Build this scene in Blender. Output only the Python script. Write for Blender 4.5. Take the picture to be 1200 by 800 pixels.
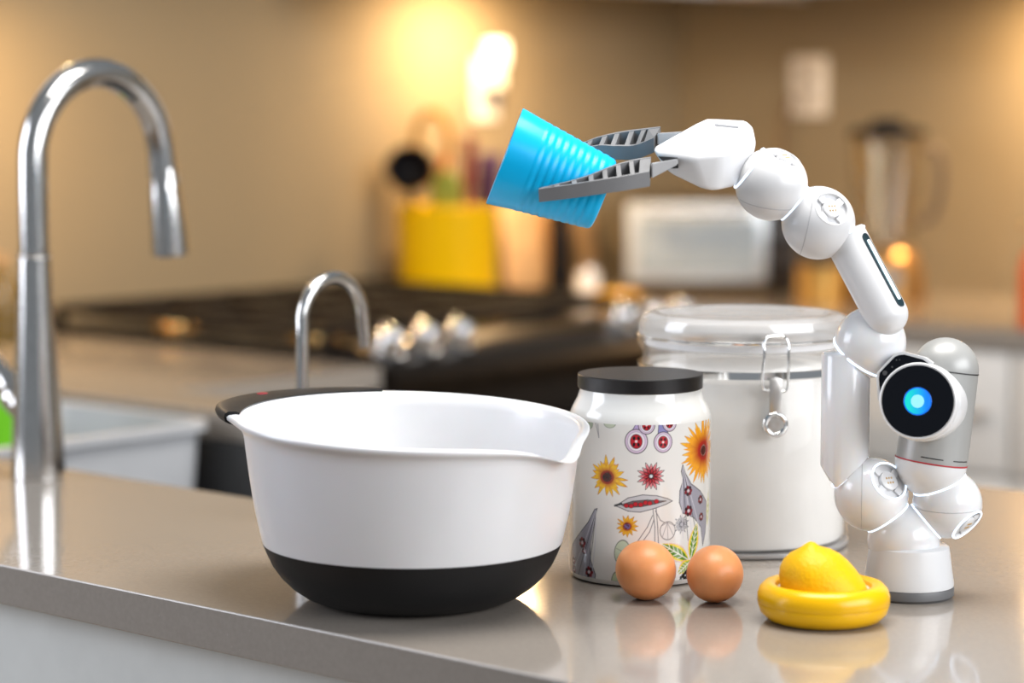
import bpy, bmesh, math, random
import numpy as np
from mathutils import Vector, Matrix, Euler
random.seed(7)
PI = math.pi
S = bpy.context.scene
for o in list(bpy.data.objects): bpy.data.objects.remove(o)

# ------------------------------------------------------------------ camera
CT = 0.92                       # worktop height
AZ = math.radians(41.4)         # view heading, turned from +Y toward -X
PITCH = math.radians(5.665)
FPX = 2833.0
CAMZ = CT + 0.378
cam = bpy.data.cameras.new('camera'); cam_o = bpy.data.objects.new('camera', cam)
S.collection.objects.link(cam_o)
cam.sensor_width = 36; cam.lens = FPX / 1200 * 36
cam_o.location = (0, 0, CAMZ); cam_o.rotation_euler = (PI/2 - PITCH, 0, AZ)
cam.dof.use_dof = True; cam.dof.focus_distance = 1.86; cam.dof.aperture_fstop = 2.9
cam.clip_start = 0.05
S.camera = cam_o

# ------------------------------------------------------------------ world, lights, exposure
W = bpy.data.worlds.new('world'); S.world = W; W.use_nodes = True
W.node_tree.nodes['Background'].inputs[0].default_value = (0.86, 0.93, 1.0, 1)
W.node_tree.nodes['Background'].inputs[1].default_value = 0.30
S.view_settings.view_transform = 'Standard'; S.view_settings.look = 'None'
S.view_settings.exposure = 0.0; S.view_settings.gamma = 1; S.view_settings.use_curve_mapping = False

VIEW = Vector((-math.sin(AZ), math.cos(AZ), 0)); RIGHT = Vector((math.cos(AZ), math.sin(AZ), 0)); UP = Vector((0, 0, 1))
FWD = VIEW*math.cos(PITCH) - UP*math.sin(PITCH); CUP = VIEW*math.sin(PITCH) + UP*math.cos(PITCH)
def ray(px, py): return FWD + RIGHT*((px-600)/FPX) + CUP*((400-py)/FPX)
def G(px, py, z=CT):            # the spot on a level surface seen at a picture position
    r = ray(px, py); t = (z-CAMZ)/r.z
    return Vector((0, 0, CAMZ)) + r*t
def Vv(px, py, d):              # the spot at distance d ahead of the camera
    r = ray(px, py); t = d / r.dot(VIEW)
    return Vector((0, 0, CAMZ)) + r*t
def stand(px, py, R):           # centre of a round thing whose near edge touches the worktop at a picture position
    g = G(px, py); h = Vector((g.x, g.y, 0)); return g + h.normalized()*R
def C2W(x, d, z): return RIGHT*x + VIEW*d + UP*z

def area(name, loc, target, sx, sy, power, col):
    l = bpy.data.lights.new(name, 'AREA'); l.shape = 'RECTANGLE'; l.size = sx; l.size_y = sy
    l.energy = power; l.color = col
    o = bpy.data.objects.new(name, l); S.collection.objects.link(o); o.location = loc
    o.rotation_euler = (Vector(target)-Vector(loc)).to_track_quat('-Z', 'Y').to_euler()
    return o
FOC = C2W(0.1, 1.85, 1.0)
area('daylight_window_right', C2W(2.6, 0.05, 2.15), FOC, 3.0, 1.5, 110, (0.95, 0.97, 1.0))
area('daylight_window_left', C2W(-2.6, 1.9, 1.75), FOC, 1.3, 1.4, 43, (0.86, 0.90, 1.0))
area('overhead_fill', C2W(0.25, 1.9, 2.55), C2W(0.25, 1.95, 0.9), 1.1, 0.7, 42, (1.0, 0.97, 0.93))  # unseen overhead light, added to brighten the worktop
def puck(loc, power, tgt):
    return area('under_cabinet_puck', loc, tgt, 0.07, 0.07, power, (1.0, 0.66, 0.33))

# ------------------------------------------------------------------ materials
MATS = {}
def mat(name, col, rough=0.5, metal=0.0, vary=0.04, scale=30, bump=0.0, bscale=200, coat=0.0, emit=None, estr=0, trans=0, spec=0.5, sss=0):
    if name in MATS: return MATS[name]
    m = bpy.data.materials.new(name); m.use_nodes = True; nt = m.node_tree; b = nt.nodes['Principled BSDF']
    b.inputs['Roughness'].default_value = rough; b.inputs['Metallic'].default_value = metal
    b.inputs['Coat Weight'].default_value = coat; b.inputs['Coat Roughness'].default_value = 0.08
    b.inputs['Specular IOR Level'].default_value = spec
    b.inputs['Transmission Weight'].default_value = trans
    if sss:
        b.inputs['Subsurface Weight'].default_value = sss; b.inputs['Subsurface Scale'].default_value = 0.004
    tc = nt.nodes.new('ShaderNodeTexCoord')
    if vary > 0:
        n = nt.nodes.new('ShaderNodeTexNoise'); n.inputs['Scale'].default_value = scale; n.inputs['Detail'].default_value = 4
        r = nt.nodes.new('ShaderNodeValToRGB')
        r.color_ramp.elements[0].position = 0.3; r.color_ramp.elements[1].position = 0.7
        r.color_ramp.elements[0].color = tuple(max(0, c*(1-vary)) for c in col) + (1,)
        r.color_ramp.elements[1].color = tuple(min(1, c*(1+vary)) for c in col) + (1,)
        nt.links.new(tc.outputs['Object'], n.inputs['Vector']); nt.links.new(n.outputs['Fac'], r.inputs['Fac'])
        nt.links.new(r.outputs['Color'], b.inputs['Base Color'])
    else:
        b.inputs['Base Color'].default_value = tuple(col) + (1,)
    if bump > 0:
        n2 = nt.nodes.new('ShaderNodeTexNoise'); n2.inputs['Scale'].default_value = bscale; n2.inputs['Detail'].default_value = 3
        bp = nt.nodes.new('ShaderNodeBump'); bp.inputs['Strength'].default_value = bump; bp.inputs['Distance'].default_value = 0.002
        nt.links.new(tc.outputs['Object'], n2.inputs['Vector']); nt.links.new(n2.outputs['Fac'], bp.inputs['Height'])
        nt.links.new(bp.outputs['Normal'], b.inputs['Normal'])
    if emit:
        b.inputs['Emission Color'].default_value = tuple(emit) + (1,); b.inputs['Emission Strength'].default_value = estr
    MATS[name] = m
    return m
def clear_mat(name, tint=(1, 1, 1), gloss=0.10, rough=0.03, milk=0.0):
    m = bpy.data.materials.new(name); m.use_nodes = True; nt = m.node_tree
    for n in list(nt.nodes):
        if n.type != 'OUTPUT_MATERIAL': nt.nodes.remove(n)
    out = [n for n in nt.nodes if n.type == 'OUTPUT_MATERIAL'][0]
    t = nt.nodes.new('ShaderNodeBsdfTransparent'); t.inputs[0].default_value = tint + (1,)
    g = nt.nodes.new('ShaderNodeBsdfGlossy'); g.inputs['Roughness'].default_value = rough
    lw = nt.nodes.new('ShaderNodeLayerWeight'); lw.inputs[0].default_value = 0.5
    pw_ = nt.nodes.new('ShaderNodeMath'); pw_.operation = 'POWER'; pw_.inputs[1].default_value = 3.5
    mr = nt.nodes.new('ShaderNodeMapRange'); mr.inputs['To Min'].default_value = gloss; mr.inputs['To Max'].default_value = 0.65
    mx = nt.nodes.new('ShaderNodeMixShader')
    nt.links.new(lw.outputs['Facing'], pw_.inputs[0]); nt.links.new(pw_.outputs[0], mr.inputs['Value']); nt.links.new(mr.outputs[0], mx.inputs[0])
    df = nt.nodes.new('ShaderNodeBsdfDiffuse'); df.inputs[0].default_value = (.88, .87, .86, 1)
    tl = nt.nodes.new('ShaderNodeBsdfTranslucent'); tl.inputs[0].default_value = (.88, .87, .86, 1)
    m1 = nt.nodes.new('ShaderNodeMixShader'); m2 = nt.nodes.new('ShaderNodeMixShader'); m1.inputs[0].default_value = .5; m2.inputs[0].default_value = milk
    nt.links.new(df.outputs[0], m1.inputs[1]); nt.links.new(tl.outputs[0], m1.inputs[2]); nt.links.new(t.outputs[0], m2.inputs[1]); nt.links.new(m1.outputs[0], m2.inputs[2])
    nt.links.new(m2.outputs[0], mx.inputs[1]); nt.links.new(g.outputs[0], mx.inputs[2]); nt.links.new(mx.outputs[0], out.inputs[0])
    return m

M_wall = mat('tan_wall_paint', (0.25, 0.20, 0.126), 0.75, vary=0.03, scale=3, bump=0.05)
M_floor = mat('floor_wood', (0.22, 0.14, 0.08), 0.4, vary=0.2, scale=6)
M_ceil = mat('ceiling_paint', (0.75, 0.72, 0.68), 0.9)
def quartz():
    m = mat('quartz', (0.30, 0.265, 0.23), 0.11, vary=0.05, scale=260, bump=0.012, bscale=60, coat=0.35)
    nt = m.node_tree; b = nt.nodes['Principled BSDF']
    v = nt.nodes.new('ShaderNodeTexVoronoi'); v.inputs['Scale'].default_value = 90
    tc = nt.nodes.new('ShaderNodeTexCoord'); nt.links.new(tc.outputs['Object'], v.inputs['Vector'])
    r = nt.nodes.new('ShaderNodeValToRGB'); r.color_ramp.elements[0].position = 0.03; r.color_ramp.elements[1].position = 0.07
    r.color_ramp.elements[0].color = (1, 1, 1, 1); r.color_ramp.elements[1].color = (0, 0, 0, 1)
    nt.links.new(v.outputs['Distance'], r.inputs['Fac'])
    mx = nt.nodes.new('ShaderNodeMix'); mx.data_type = 'RGBA'; mx.inputs['B'].default_value = (0.5, 0.46, 0.42, 1)
    src = b.inputs['Base Color'].links[0].from_socket
    ml = nt.nodes.new('ShaderNodeMath'); ml.operation = 'MULTIPLY'; ml.inputs[1].default_value = 0.35
    nt.links.new(r.outputs['Color'], ml.inputs[0]); nt.links.new(ml.outputs[0], mx.inputs['Factor'])
    nt.links.new(src, mx.inputs['A']); nt.links.new(mx.outputs['Result'], b.inputs['Base Color'])
    return m
M_quartz = quartz()
M_cab = mat('cabinet_white', (0.70, 0.69, 0.67), 0.4, vary=0.02)
M_panel = mat('painted_panel', (0.66, 0.68, 0.66), 0.55, vary=0.03, bump=0.05)
M_steel = mat('brushed_steel', (0.58, 0.57, 0.56), 0.16, metal=1, vary=0.04, scale=80)
M_steel2 = mat('satin_steel', (0.56, 0.54, 0.52), 0.33, metal=1, vary=0.04, scale=80)
M_chrome = mat('chrome', (0.78, 0.78, 0.78), 0.08, metal=1, vary=0)
M_sink = mat('dark_sink', (0.035, 0.035, 0.036), 0.35, vary=0.2, scale=200)
M_black = mat('black_enamel', (0.007, 0.007, 0.008), 0.22, vary=0.1, spec=.15)
M_iron = mat('cast_iron', (0.009, 0.007, 0.006), 0.5, spec=.2, vary=0.3, scale=90, bump=0.2)
M_brass = mat('brass', (0.75, 0.5, 0.2), 0.2, metal=1, vary=0.05)

# ------------------------------------------------------------------ mesh helpers
def link(o): S.collection.objects.link(o); return o
def mesh_obj(name, bm, m, parent=None, smooth=True, angle=40, recalc=True):
    if recalc: bmesh.ops.recalc_face_normals(bm, faces=bm.faces)
    me = bpy.data.meshes.new(name); bm.to_mesh(me); bm.free()
    if m: me.materials.append(m)
    if smooth:
        for p in me.polygons: p.use_smooth = True
        try: me.set_sharp_from_angle(angle=math.radians(angle))
        except Exception: pass
    o = link(bpy.data.objects.new(name, me))
    if parent: o.parent = parent
    return o
def tag(o, label, cat, group=None, kind=None):
    o['label'] = label; o['category'] = cat
    if group: o['group'] = group
    if kind: o['kind'] = kind
    return o
def thing(name, loc, label, cat, rz=0, group=None):
    o = link(bpy.data.objects.new(name, None)); o.empty_display_size = 0.02
    o.location = loc; o.rotation_euler = (0, 0, rz)
    return tag(o, label, cat, group)
def struct(o): o['kind'] = 'structure'; return o
def box(bm, x0, x1, y0, y1, z0, z1, bev=0.0, seg=2):
    r = bmesh.ops.create_cube(bm, size=1)
    vs = r['verts']
    for v in vs:
        v.co = Vector(((x0+x1)/2 + v.co.x*(x1-x0), (y0+y1)/2 + v.co.y*(y1-y0), (z0+z1)/2 + v.co.z*(z1-z0)))
    if bev > 0:
        es = list({e for v in vs for e in v.link_edges})
        bmesh.ops.bevel(bm, geom=es, offset=bev, segments=seg, affect='EDGES', profile=0.5)
    return bm
def B(*a, **k): return box(bmesh.new(), *a, **k)
def lathe(prof, seg=64, bm=None, closed=False):
    bm = bm or bmesh.new(); rings = []
    for r, z in prof:
        if r < 1e-6: rings.append([bm.verts.new((0, 0, z))])
        else: rings.append([bm.verts.new((r*math.cos(2*PI*i/seg), r*math.sin(2*PI*i/seg), z)) for i in range(seg)])
    pairs = list(zip(rings, rings[1:]))
    if closed: pairs.append((rings[-1], rings[0]))
    for a, b in pairs:
        for i in range(seg):
            j = (i+1) % seg
            if len(a) == 1 and len(b) == 1: continue
            if len(a) == 1: bm.faces.new((a[0], b[i], b[j]))
            elif len(b) == 1: bm.faces.new((a[i], a[j], b[0]))
            else: bm.faces.new((a[i], a[j], b[j], b[i]))
    return bm
def smooth_path(pts, n=8):
    P = [Vector(p) for p in pts]; out = []
    for i in range(len(P)-1):
        p0 = P[max(i-1, 0)]; p1 = P[i]; p2 = P[i+1]; p3 = P[min(i+2, len(P)-1)]
        for k in range(n):
            t = k/n
            out.append(0.5*((2*p1)+(p2-p0)*t+(2*p0-5*p1+4*p2-p3)*t*t+(3*p1-p0-3*p2+p3)*t**3))
    out.append(P[-1]); return out
def tube(pts, rad, seg=16, bm=None, caps=True, closed=False):
    bm = bm or bmesh.new(); P = [Vector(p) for p in pts]; n = len(P)
    rads = rad if isinstance(rad, (list, tuple)) else [rad]*n
    T = []
    for i in range(n):
        a = P[(i-1) % n] if closed else P[max(i-1, 0)]; b = P[(i+1) % n] if closed else P[min(i+1, n-1)]
        T.append((b-a).normalized())
    u = T[0].orthogonal().normalized(); rings = []
    for i in range(n):
        u = (u - T[i]*u.dot(T[i])).normalized(); w = T[i].cross(u)
        rings.append([bm.verts.new(P[i]+(u*math.cos(2*PI*k/seg)+w*math.sin(2*PI*k/seg))*rads[i]) for k in range(seg)])
    pr = list(zip(rings, rings[1:]))
    if closed: pr.append((rings[-1], rings[0]))
    for a, b in pr:
        for k in range(seg):
            j = (k+1) % seg; bm.faces.new((a[k], a[j], b[j], b[k]))
    if caps and not closed:
        bm.faces.new(rings[0][::-1]); bm.faces.new(rings[-1])
    return bm
def move(bm, M):
    bmesh.ops.transform(bm, matrix=M, verts=bm.verts); return bm
def zto(n, loc):
    """matrix taking +Z to direction n at loc"""
    return Matrix.Translation(loc) @ Vector(n).normalized().to_track_quat('Z', 'Y').to_matrix().to_4x4()
def torus(R, r, seg=48, rs=8):
    pts = [(R*math.cos(2*PI*i/seg), R*math.sin(2*PI*i/seg), 0) for i in range(seg)]
    return tube(pts, r, rs, closed=True)
def sphere(r, seg=48, rings=24):
    bm = bmesh.new(); bmesh.ops.create_uvsphere(bm, u_segments=seg, v_segments=rings, radius=r); return bm
def cells(xs, ys, mask, z0, z1):
    bm = bmesh.new(); V = {}
    def vt(i, j, k):
        if (i, j, k) not in V: V[(i, j, k)] = bm.verts.new((xs[i], ys[j], (z0, z1)[k]))
        return V[(i, j, k)]
    nx, ny = len(xs)-1, len(ys)-1
    on = lambda i, j: 0 <= i < nx and 0 <= j < ny and mask(i, j)
    for i in range(nx):
        for j in range(ny):
            if not on(i, j): continue
            for k in (0, 1): bm.faces.new([vt(i, j, k), vt(i+1, j, k), vt(i+1, j+1, k), vt(i, j+1, k)])
            for (di, dj, a, b) in ((-1, 0, (i, j), (i, j+1)), (1, 0, (i+1, j), (i+1, j+1)), (0, -1, (i, j), (i+1, j)), (0, 1, (i, j+1), (i+1, j+1))):
                if not on(i+di, j+dj): bm.faces.new([vt(*a, 0), vt(*b, 0), vt(*b, 1), vt(*a, 1)])
    return bm
def bevel_mod(o, w, seg=2):
    m = o.modifiers.new('bevel', 'BEVEL'); m.width = w; m.segments = seg; m.limit_method = 'ANGLE'; return o

# ------------------------------------------------------------------ room
XL, YR = -3.23, 4.22            # the two walls
XE, YE = 3.4, -3.0
struct(mesh_obj('floor', B(XL-.1, XE, YE, YR+.1, -.1, 0), M_floor, smooth=False))
struct(mesh_obj('wall_left', B(XL-.12, XL, 0.4, YR+.12, 0, 2.7), M_wall, smooth=False))
struct(mesh_obj('wall_right', B(XL, 1.2, YR, YR+.12, 0, 2.7), M_wall, smooth=False))

# ------------------------------------------------------------------ worktops and cabinets
TH = 0.033; Y0, Y1 = 1.19, 2.08; XF = -2.42; RY0, RY1 = 2.465, 3.225
SX0, SX1, SY0, SY1 = -2.52, -1.62, 1.553, 1.965
xs = [XL, SX0, XF, SX1, -0.30]; ys = [Y0, SY0, SY1, Y1, RY0-.003]
def msk(i, j):
    if j == 3: return i <= 1
    if j == 1 and i in (1, 2): return False
    return True
w = mesh_obj('worktop', cells(xs, ys, msk, CT-TH, CT), M_quartz, smooth=False)
bevel_mod(w, 0.0011); tag(w, 'beige quartz worktop of the peninsula under the white bowl, with sink cutout', 'worktop')
w2 = mesh_obj('worktop', cells([XL, -2.57, -0.9], [RY1+.003, 3.57, YR], lambda i, j: not (i == 1 and j == 0), CT-TH, CT), M_quartz, smooth=False)
bevel_mod(w2, 0.0011); tag(w2, 'beige quartz worktop in the back corner carrying the blender and yellow crock', 'worktop')

t = thing('peninsula_cabinet', ((XL-.30)/2, 1.5, 0), 'white panelled peninsula base below the near worktop edge', 'cabinet')
def rel(bm, o): return move(bm, Matrix.Translation(-Vector(o.location)))
mesh_obj('front_panel', rel(B(XL+.002, -0.34, 1.215, 1.235, 0.0, CT-TH), t), M_panel, t, smooth=False)
mesh_obj('end_panel', rel(B(-0.36, -0.34, 1.235, 2.05, 0.0, CT-TH), t), M_panel, t, smooth=False)
mesh_obj('back_panel', rel(B(XF, -0.36, 2.03, 2.05, 0.0, CT-TH), t), M_panel, t, smooth=False)

def base_cabinet(x0, x1, y0, y1, face, label, drawers=True):
    t = thing('base_cabinet', ((x0+x1)/2, (y0+y1)/2, 0), label, 'cabinet', group='base cabinets')
    mesh_obj('carcass', rel(B(x0, x1, y0, y1, 0.1, CT-TH), t), M_cab, t, smooth=False)
    zz = [(0.12, 0.66, 'door'), (0.672, CT-TH-.012, 'drawer')]
    for z0, z1, nm in zz:
        g = 0.003
        if face == '-y':
            d = mesh_obj(nm, rel(B(x0+g, x1-g, y0-.02, y0-.0005, z0, z1, bev=.002), t), M_cab, t)
            kx = x0+0.47 if nm == 'door' else (x0+x1)/2 + 0.17
            kb = tube([(kx-.05, y0-.045, (z0+z1)/2), (kx+.05, y0-.045, (z0+z1)/2)], .006, 10)
            for s in (-.04, .04): tube([(kx+s, y0-.02, (z0+z1)/2), (kx+s, y0-.045, (z0+z1)/2)], .004, 8, kb)
        else:
            d = mesh_obj(nm, rel(B(x1+.0005, x1+.02, y0+g, y1-g, z0, z1, bev=.002), t), M_cab, t)
            ky = (y0+y1)/2
            kb = tube([(x1+.045, ky-.05, (z0+z1)/2), (x1+.045, ky+.05, (z0+z1)/2)], .006, 10)
            for s in (-.04, .04): tube([(x1+.02, ky+s, (z0+z1)/2), (x1+.045, ky+s, (z0+z1)/2)], .004, 8, kb)
        mesh_obj('handle', rel(kb, t), M_steel2, d)
    return t
base_cabinet(-2.55, -2.04, 3.60, YR-.002, '-y', 'white base cabinet with drawer, behind the robot head')
base_cabinet(-2.038, -1.5, 3.60, YR-.002, '-y', 'white base cabinet at the right edge of the photo')
base_cabinet(XL+.002, -2.60, RY1+.005, 3.59, '+x', 'white base cabinet between black range and back corner')
base_cabinet(XL+.002, XF-.03, 2.06, RY0-.006, '+x', 'narrow white base cabinet left of the black range')

def wall_cabinet(x0, x1, y0, y1, face, label):
    t = thing('wall_cabinet', ((x0+x1)/2, (y0+y1)/2, 1.517), label, 'cabinet', group='wall cabinets')
    mesh_obj('carcass', rel(B(x0, x1, y0, y1, 1.525, 2.3), t), M_cab, t, smooth=False)
    if face == '-y':
        mesh_obj('door', rel(B(x0+.002, x1-.002, y0-.02, y0-.0005, 1.527, 2.298, bev=.002), t), M_cab, t)
        mesh_obj('light_rail', rel(B(x0, x1, y0, y0+.018, 1.508, 1.525), t), M_cab, t, smooth=False)
    else:
        mesh_obj('door', rel(B(x1+.0005, x1+.02, y0+.002, y1-.002, 1.527, 2.298, bev=.002), t), M_cab, t)
        mesh_obj('light_rail', rel(B(x1-.018, x1, y0, y1, 1.508, 1.525), t), M_cab, t, smooth=False)
    return t
wall_cabinet(XL+.001, -2.9, 3.0, 3.72, '+x', 'wall cabinet with warm light beneath, above the yellow crock')
wall_cabinet(XL+.001, -2.9, 3.722, YR-.001, '+x', 'wall cabinet in the dark back corner')
wall_cabinet(-2.87, -2.2, 3.90, YR-.001, '-y', 'wall cabinet above the pale double outlet')
wall_cabinet(-2.198, -1.5, 3.90, YR-.001, '-y', 'wall cabinet at the top right edge of the photo')
wall_cabinet(XL+.001, -2.9, 1.5, 2.24, '+x', 'wall cabinet with warm light at the top left edge')
# under-cabinet lamps (a steel puck each, with its own light)
for (lx, ly, pw, nx, ny, lab) in ((-3.04, 3.45, 8.0, -.06, 0, 'small round cabinet light above the yellow crock'),
                        (-2.97, 2.24, 8.0, .0, 0, 'small round cabinet light at the left edge'),
                        (-2.20, 4.05, 9, 0, .05, 'small round cabinet light at the right edge')):
    p = mesh_obj('puck_light', lathe([(0, .012), (.036, .012), (.036, 0), (.031, 0), (.031, .004), (0, .004)], 32), M_steel2)
    p.location = (lx, ly, 1.513); tag(p, lab, 'cabinet light', 'under cabinet lights')
    puck((lx, ly, 1.506), pw, (lx+nx, ly+ny, 1.2))

# ------------------------------------------------------------------ sink
t = thing('sink', ((SX0+SX1)/2, (SY0+SY1)/2, CT-.25), 'dark undermount sink in the peninsula beside the white tub', 'sink')
bm = bmesh.new(); c = t.location; hx, hy = (SX1-SX0)/2-.001, (SY1-SY0)/2-.001
for a in ((-hx, hx, -hy, hy, 0, .01), (-hx, -hx+.012, -hy, hy, .01, .25-TH-.001), (hx-.012, hx, -hy, hy, .01, .25-TH-.001),
          (-hx+.012, hx-.012, -hy, -hy+.012, .01, .25-TH-.001), (-hx+.012, hx-.012, hy-.012, hy, .01, .25-TH-.001)): box(bm, *a)
mesh_obj('basin', bm, M_sink, t, smooth=False)
bm = lathe([(0, .004), (.04, .006), (.045, .001), (.045, 0)], 32); move(bm, Matrix.Translation((0, 0, .01)))
mesh_obj('drain', bm, M_steel, t)

# white tub standing in the sink
t = thing('dish_tub', (-2.345, 1.76, CT-.239), 'white plastic washing-up tub in the sink, behind the tall faucet', 'tub')
def tub(hx, hy, h, fl, th):
    bm = bmesh.new(); n = 10
    def rr(ax, ay, r, z):
        pts = []
        for (sx, sy, a0) in ((1, 1, 0), (-1, 1, PI/2), (-1, -1, PI), (1, -1, 1.5*PI)):
            for k in range(n):
                a = a0 + PI/2*k/(n-1); pts.append(bm.verts.new((sx*(ax-r)+r*math.cos(a), sy*(ay-r)+r*math.sin(a), z)))
        return pts
    R = [rr(hx-.03, hy-.03, .02, 0), rr(hx-.012, hy-.012, .03, .012), rr(hx, hy, .03, h-.012), rr(hx+fl, hy+fl, .035, h-.01), rr(hx+fl, hy+fl, .035, h),
         rr(hx-th, hy-th, .03, h), rr(hx-.012-th, hy-.012-th, .03, .016), rr(hx-.04, hy-.04, .02, .006)]
    for a, b in zip(R, R[1:]):
        for i in range(len(a)):
            j = (i+1) % len(a); bm.faces.new((a[i], a[j], b[j], b[i]))
    bm.faces.new(R[0][::-1]); bm.faces.new(R[-1]); return bm
M_tub = mat('tub_plastic', (0.50, 0.51, 0.53), 0.35, vary=0.02)
mesh_obj('tub_body', tub(.145, .178, .232, .009, .004), M_tub, t)
pG = Vv(-2, 490, 2.88)
gs = mesh_obj('green_tumbler', lathe([(0, 0), (.030, 0), (.032, .003), (.041, .250), (.0415, .254), (.039, .254), (.030, .006), (0, .005)], 48), mat('green_plastic', (0.16, 0.55, 0.02), .4, vary=.08, spec=.3))
gs.location = (pG.x, pG.y, CT-.2325); tag(gs, 'bright green tumbler standing in the white tub', 'tumbler')

# ------------------------------------------------------------------ faucets
t = thing('kitchen_faucet', (-1.955, 1.495, CT), 'tall brushed steel pull-down faucet with arched neck', 'faucet')
mesh_obj('base_body', lathe([(0, 0), (.0265, 0), (.0268, .004), (.0262, .02), (.024, .07), (.0205, .13), (.0178, .19), (.0168, .222)], 48), M_steel, t)
mesh_obj('neck_ring', lathe([(.0168, .2225), (.0160, .2245), (.0168, .2265)], 48), M_steel2, t)
RE = .1675; path = [(0, 0, .226), (0, 0, .26), (0, 0, .295)]
for k in range(1, 25):
    a = PI - PI*k/24*0.985
    path.append((0, RE/2 + RE/2*math.cos(a), .315 + .092*math.sin(a)))
path.append((0, RE+.0012, .300))
mesh_obj('neck', tube(path, .0150, 24), M_steel, t)
bm = tube([(0, RE+.0012, .311), (0, RE+.003, .2985), (0, RE+.0032, .297), (0, RE+.004, .285), (0, RE+.0045, .28), (0, RE+.009, .235), (0, RE+.0105, .218)], [.0152, .0155, .0162, .0166, .0172, .0200, .0203], 24)
sh = mesh_obj('spray_head', bm, M_steel, t)
mesh_obj('nozzle', tube([(0, RE+.0105, .219), (0, RE+.0107, .2165)], .0165, 20), mat('grey_rubber', (.1, .1, .1), .6), sh)
lv = mesh_obj('lever', tube(smooth_path([(-.018, .0, .072), (-.035, .0, .079), (-.06, .003, .10), (-.10, .006, .125)], 6), [.017]*4+[.016]*4+[.013]*4+[.011]*4+[.009]*3, 20), M_steel, t)

t = thing('filter_faucet', (-1.62, 1.50, CT), 'small slim steel filter faucet behind the bowl rim', 'faucet')
pF = G(342, 612); t.location = (pF.x, 1.50, CT)
mesh_obj('base_ring', lathe([(0, 0), (.017, 0), (.017, .006), (.011, .012), (.009, .03), (0, .03)], 32), M_steel, t)
re = .078; path = [(0, 0, .02), (0, 0, .09), (0, 0, .14), (0, .0006, .165)]
for k in range(1, 17):
    a = PI - PI*k/16
    path.append((0, re/2+re/2*math.cos(a), .178 + .041*math.sin(a)))
path.append((0, re+.002, .165)); path.append((0, re+.003, .152))
mesh_obj('spout', tube(path, .0058, 16), M_steel, t)

# ------------------------------------------------------------------ range
t = thing('gas_range', (-2.82, 2.845, 0), 'black gas range with steel trim and iron grates at the wall', 'stove')
RX0, RX1 = -3.225, -2.47
a = mesh_obj('body', rel(B(RX0, RX1, RY0, RY1, 0.03, CT-.002), t), M_black, t, smooth=False)
mesh_obj('cooktop', rel(B(RX0, RX1, RY0+.001, RY1-.001, CT-.002, CT+.012, bev=.003), t), M_black, t)
d = mesh_obj('oven_door', rel(B(RX1+.001, RX1+.04, RY0+.005, RY1-.005, 0.18, 0.79, bev=.006), t), M_black, t)
mesh_obj('door_glass', rel(B(RX1+.0405, RX1+.042, RY0+.12, RY1-.12, 0.33, 0.66), t), mat('oven_glass', (.006, .006, .007), .05, vary=0), d, smooth=False)
kb = tube([(RX1+.085, RY0+.05, .755), (RX1+.085, RY1-.05, .755)], .012, 16)
for yy in (RY0+.08, RY1-.08): tube([(RX1+.04, yy, .755), (RX1+.085, yy, .755)], .008, 10, kb)
mesh_obj('door_handle', rel(kb, t), M_black, d)
mesh_obj('bottom_drawer', rel(B(RX1+.001, RX1+.035, RY0+.005, RY1-.005, 0.04, 0.17, bev=.006), t), M_black, t)
# sloping control panel with bullnose
bm = bmesh.new(); prof = [(RX1, .80), (RX1+.055, .80), (RX1+.075, .83), (RX1+.08, .87), (RX1+.072, .90), (RX1+.05, .925), (RX1-.02, .945), (RX1-.05, .945), (RX1-.05, CT+.013), (RX1, CT+.013)]
f0 = [bm.verts.new((x, RY0+.001, z)) for x, z in prof]; f1 = [bm.verts.new((x, RY1-.001, z)) for x, z in prof]
bm.faces.new(f0); bm.faces.new(f1[::-1])
for i in range(len(prof)): bm.faces.new((f0[i], f0[(i+1) % len(prof)], f1[(i+1) % len(prof)], f1[i]))
cp = mesh_obj('control_panel', rel(bm, t), mat('black_steel', (.03, .024, .02), .28, metal=1, vary=.1), t, angle=60)
for ky in (2.50, 2.575, 2.65, 3.04, 3.115, 3.19):
    kb = lathe([(0, 0), (.027, 0), (.027, .006), (.022, .008), (.021, .030), (.018, .034), (0, .034)], 28)
    box(kb, -.004, .004, -.02, .02, .030, .039, bev=.001)
    move(kb, zto((.45, 0, .9), (RX1+.02, ky, .936)))
    mesh_obj('knob', rel(kb, t), M_chrome, t)
for gy in (RY0+.13, (RY0+RY1)/2, RY1-.13):
    g = bmesh.new(); x0, x1, y0, y1 = RX0+.05, RX1-.075, gy-.118, gy+.118
    for yy in (y0, y1): box(g, x0, x1, yy-.006, yy+.006, CT+.034, CT+.048, bev=.002, seg=1)
    for xx in (x0, (x0+x1)/2, x1): box(g, xx-.006, xx+.006, y0, y1, CT+.034, CT+.048, bev=.002, seg=1)
    box(g, x0, x1, gy-.006, gy+.006, CT+.034, CT+.048, bev=.002, seg=1)
    for xx in (x0+.15, x1-.15): box(g, xx-.005, xx+.005, y0, y1, CT+.036, CT+.048, bev=.002, seg=1)
    for xx in (x0, x1):
        for yy in (y0, y1): box(g, xx-.008, xx+.008, yy-.008, yy+.008, CT+.012, CT+.036)
    mesh_obj('grate', rel(g, t), M_iron, t, smooth=False)
    for xx in (x0+.15, x1-.15):
        b = lathe([(0, .02), (.028, .02), (.032, .015), (.034, .004), (.045, 0), (0, 0)], 32); move(b, Matrix.Translation((xx, gy, CT+.012)))
        mesh_obj('burner', rel(b, t), M_brass if gy < 2.6 else M_iron, t)

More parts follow.
